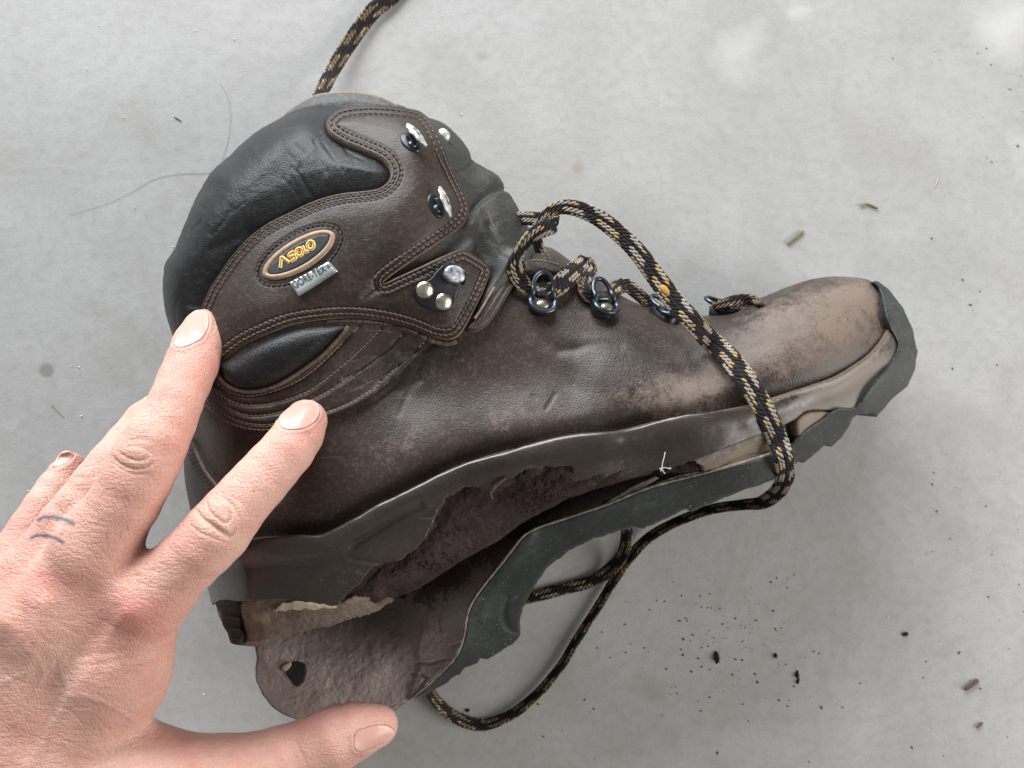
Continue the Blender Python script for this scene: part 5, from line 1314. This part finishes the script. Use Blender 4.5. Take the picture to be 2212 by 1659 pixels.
# thumb folds
line(R(4, (1540, 1235), (1600, 1245), (1640, 1240)), .05, 4, cr=.2)
for q in range(6): line(R(4, (1560 + q * 12, 1300 + q * 20), (1600 + q * 10, 1350 + q * 20), (1620 + q * 8, 1420 + q * 14)), .008, 2.5)
line(R(4, (1900, 1300), (1930, 1350), (1925, 1410)), .03, 4)
HV2 = HV + HN * disp[:, None]
red = up * 0 + blob(hu, hv, 292, 1325, 78, 46, .48, 30) + blob(hu, hv, 90, 1250, 80, 26, .35, 15) + blob(hu, hv, 60, 1290, 60, 60, .3) + blob(hu, hv, 640, 960, 60, 30, .35, -45) + blob(hu, hv, 470, 1108, 14, 10, .35) + blob(hu, hv, 705, 1550, 90, 30, .4, -15) + blob(hu, hv, 400, 1600, 60, 40, .25) + \
    blob(hu, hv, 360, 960, 40, 16, .2) + blob(hu, hv, 60, 1120, 50, 70, .35, -50) + blob(hu, hv, 690, 900, 16, 50, .35, 20) + blob(hu, hv, 400, 790, 60, 50, .3) + blob(hu, hv, 160, 980, 30, 30, .5) + blob(hu, hv, 475, 760, 20, 70, .25) + blob(hu, hv, 285, 1330, 130, 90, .22) + .1
pale = blob(hu, hv, 490, 1140, 30, 14, .55, 40) + blob(hu, hv, 505, 1108, 12, 34, .4, 30) + blob(hu, hv, 440, 1115, 14, 22, .4) + blob(hu, hv, 300, 1000, 30, 12, .45) + blob(hu, hv, 285, 1255, 60, 20, .25) + blob(hu, hv, 120, 1400, 30, 60, .25, 30) + blob(hu, hv, 470, 1000, 20, 60, .15, 40)
ink = np.zeros(len(HV))
for l in (R(3, (222, 1352), (250, 1335), (320, 1335), (380, 1350), (425, 1372)), R(3, (180, 1455), (215, 1440), (280, 1445), (330, 1460), (360, 1478))):
    ink = np.maximum(ink, .97 * gauss(dist(hu, hv, smooth(l, n=5)), 4.3) * (HV[:, 2] > 9.0))
mole = np.zeros(len(HV))
for x, y in R(3, (725, 1205), (1470, 1182)) + K((1060, 660)): mole = np.maximum(mole, .6 * gauss(np.hypot(hu - x, hv - y), 2.6) * up)
horg = W(60, 1500, 0); horg[2] = 5.
hand = make('person', HV2, HF_, M['skin'], None, org=horg, attrs={'red': np.clip(red, 0, 1), 'pale': np.clip(pale, 0, 1), 'ink': ink, 'vein': vein, 'crease': crease, 'mole': mole})
tag(hand, 'light-skinned left hand with two tattooed finger bands, fingers spread over the boot', 'person')

bvh = BVHTree.FromPolygons([Vector(x) for x in HV2.tolist()], HF_.tolist())
def hand_h(u, v):
    out = np.empty(np.shape(u)); cam_p = Vector((0, 0, HC)); f = out.ravel(); last = 7.
    for i, (a, b) in enumerate(zip(np.ravel(u), np.ravel(v))):
        q = W(a, b, 0.); d = (Vector(q) - cam_p).normalized(); r = bvh.ray_cast(cam_p, d)
        if r[0] is not None: last = r[0].z
        f[i] = last
    return f.reshape(np.shape(u))
hp = []
rh = np.random.RandomState(3)
for i in range(110):
    k = rh.randint(4)
    if k == 0: a, b = 300 + rh.rand() * 110, 1205 + rh.rand() * 70; dr = np.array([-.62, -.1])
    elif k == 1: a, b = 210 + rh.rand() * 90, 1040 + rh.rand() * 130; dr = np.array([-.3, -.62])
    elif k == 2: a, b = 30 + rh.rand() * 300, 1380 + rh.rand() * 250; dr = np.array([-.75, -.2])
    else: a, b = 100 + rh.rand() * 70, 1060 + rh.rand() * 110; dr = np.array([-.5, -.5])
    dr = dr + rh.randn(2) * .25; dr /= np.linalg.norm(dr); L = 9 + rh.rand() * 12
    q = np.array([[a, b], [a + dr[0] * L * .5, b + dr[1] * L * .5], [a + dr[0] * L + rh.randn() * 2, b + dr[1] * L + rh.randn() * 2]])
    z = hand_h(q[:, 0], q[:, 1])
    if z.max() - z.min() > .5: continue
    hp.append(tube(W(q[:, 0], q[:, 1], z + np.array([0, .018, .02])), np.array([.0045, .004, .002]), 3))
V, Fs = merge(hp); make('hand_hair', V, Fs, simple('brown_hair', (.30, .18, .12), .6, bmp=0), hand, org=horg, kind='stuff')
def nail(poly, c):
    pl = smooth(poly, True, 4); a, b = np.meshgrid(np.linspace(pl[:, 0].min(), pl[:, 0].max(), 9), np.linspace(pl[:, 1].min(), pl[:, 1].max(), 9))
    k = inside(a, b, pl) & (dist(a, b, pl, True) > 3); pts = np.vstack([pl[::4], np.stack([a[k], b[k]], -1)])
    Z0 = RBF(np.column_stack([pts, hand_h(pts[:, 0], pts[:, 1])]), lam=.004)
    shell('fingernail', pl, M['nail'], lambda u, v, d: .028 + .012 * prof(d / 2.) + .02 * prof(d / 20.), Z0, hand, sp=2.4, skirt=.09, rings=(.8, 2.), org=horg,
          attrs={'white': lambda u, v, d: np.clip(.8 * gauss(np.hypot(u - c[0], v - c[1]), 16) + .6 * gauss(d - 1, 3.5) * (np.hypot(u - c[0], v - c[1]) > np.hypot(pl[:, 0] - c[0], pl[:, 1] - c[1]).max() * .72), 0, 1)}, ne=5)
for pl, c in NAILS: nail(pl, c)

# ------------------------------------------------------------------ bits on the floor
def crumb(u, v, r, m, seed, elong=1., ang=0.):
    rr = np.random.RandomState(seed); V = []; Fs = []
    V, Fs = lathe([(.15, .9), (.6, .7), (.95, .3), (.9, -.1)], 7)
    V = V * (1 + .25 * rr.randn(len(V), 1)); V[:, 0] *= elong; a = math.radians(ang)
    Rm = np.array([[math.cos(a), math.sin(a), 0], [-math.sin(a), math.cos(a), 0], [0, 0, 1]])
    return (V @ Rm) * r + W(u, v, 0) + np.array([0, 0, r * .1]), Fs
CM = simple('dark_foam_crumb', (.035, .022, .018), .9, n_scale=900, bmp=.0006)
CM2 = simple('brown_crumb', (.14, .10, .08), .9, n_scale=900, bmp=.0006)
for i, (u, v, r, e, a, lab) in enumerate([(1549, 1419, .15, 1.9, 95, 'largest dark foam crumb on the floor right of the lace loop'), (1722, 1457, .11, 1.6, 80, 'dark foam crumb above the lower right twig side, beside tiny specks'),
                                          (1724, 1470, .08, 2.0, 70, 'thin dark crumb just below another crumb on the concrete'), (1675, 1416, .10, 1.3, 60, 'round dark crumb between the two bigger crumbs'), (1011, 1534, .10, 1.1, 0, 'dark crumb inside the lower lace loop'), (1957, 1369, .11, 1.7, 30, 'oblong dark crumb on the pale floor at the right')]):
    V, Fs = crumb(u, v, r, CM, i, e, a); o = make('foam_crumb', V, Fs, CM, None, org=W(u, v, 0)); tag(o, lab, 'crumb', 'dark crumbs on the floor')
parts = []
for i in range(240):
    if i < 150: u, v = 1560 + rng.randn() * 130, 1370 + rng.randn() * 75
    elif i < 190: u, v = 1150 + rng.rand() * 1060, 1400 + rng.rand() * 250
    else: u, v = 2000 + rng.rand() * 212, 100 + rng.rand() * 1400
    if v < 1230 and 1150 < u < 1700: continue
    parts.append(crumb(u, v, .014 + .030 * rng.rand() ** 2, None, i, 1 + rng.rand(), rng.rand() * 180))
V, Fs = merge(parts); o = make('fine_crumbs', V, Fs, CM2, None, kind='stuff'); tag(o, 'scatter of tiny brown crumbs over the concrete floor', 'crumbs', kind='stuff')
parts = []
for u, v in R('tl', (572, 150), (1130, 178), (1355, 228), (505, 402), (716, 680), (1000, 1430), (780, 1200)) + [(172, 793), (176, 899), (155, 791), (440, 1500), (60, 1060), (997, 247)] + R('tr', (1655, 670), (1380, 290)) + R('br', (845, 490), (640, 705)):
    parts.append(crumb(u, v, .022 + .022 * rng.rand(), None, int(u), 1.2, rng.rand() * 180))
V, Fs = merge(parts); o = make('white_grit', V, Fs, simple('white_grit', (.8, .8, .78), .7), None, kind='stuff'); tag(o, 'sparse white grains of grit on the concrete', 'grit', kind='stuff')
def strand(name, pts, r, m, label, cat, flat=1., z=.06, group=None):
    l = smooth(pts, n=6); P = W(l[:, 0], l[:, 1], z); o0 = P.mean(0) * np.array([1, 1, 0])
    V, Fs = tube(P, r * np.sin(np.linspace(.35, math.pi - .35, len(P))) ** .5, 7, flat=flat); o = make(name, V, Fs, m, None, org=o0); tag(o, label, cat, group); return o
GR = simple('dry_grass', (.20, .19, .10), .8, n_scale=400)
TW = simple('twig_bark', (.13, .085, .065), .85, n_scale=500, bmp=.0005)
strand('grass_clipping', R('tr', (525, 1412), (570, 1375), (620, 1335)), .10, GR, 'straight olive grass clipping on the floor above the toe', 'grass clipping', .4)
strand('grass_clipping', R('tr', (945, 1192), (985, 1180), (1020, 1190), (1050, 1208)), .06, GR, 'small curved brownish grass clipping right of the olive one', 'grass clipping', .5)
strand('twig', R('br', (1438, 1055), (1490, 1020), (1545, 980)), .11, TW, 'short brown twig on the floor at the lower right', 'twig')
strand('twig', R('br', (1530, 1352), (1555, 1330), (1578, 1308)), .05, TW, 'tiny dark splinter below the twig at the lower right', 'twig')
strand('fine_hair', R('tl', (1272, 480), (1310, 545), (1332, 640), (1325, 780), (1300, 880), (1270, 950), (1235, 990), (1050, 1003), (900, 1030), (760, 1110), (600, 1180), (400, 1240)), .006, M['fhair'], 'long fine hair curving across the floor beside the collar', 'hair', z=.03)
strand('fine_hair', R(3, (295, 680), (330, 715), (370, 755)), .014, M['fhair'], 'short straight hair on the floor left of the fingers', 'hair', z=.03)
strand('lint', R('tr', (1380, 1080), (1392, 1050), (1400, 1020)), .012, M['hair'], 'tiny white lint thread on the floor at the upper right', 'lint', z=.03)
strand('fine_hair', R('tl', (1005, 672), (1025, 682), (1046, 696)), .03, M['fhair'], 'short dark bristle on the floor left of the boot collar', 'hair', z=.04)
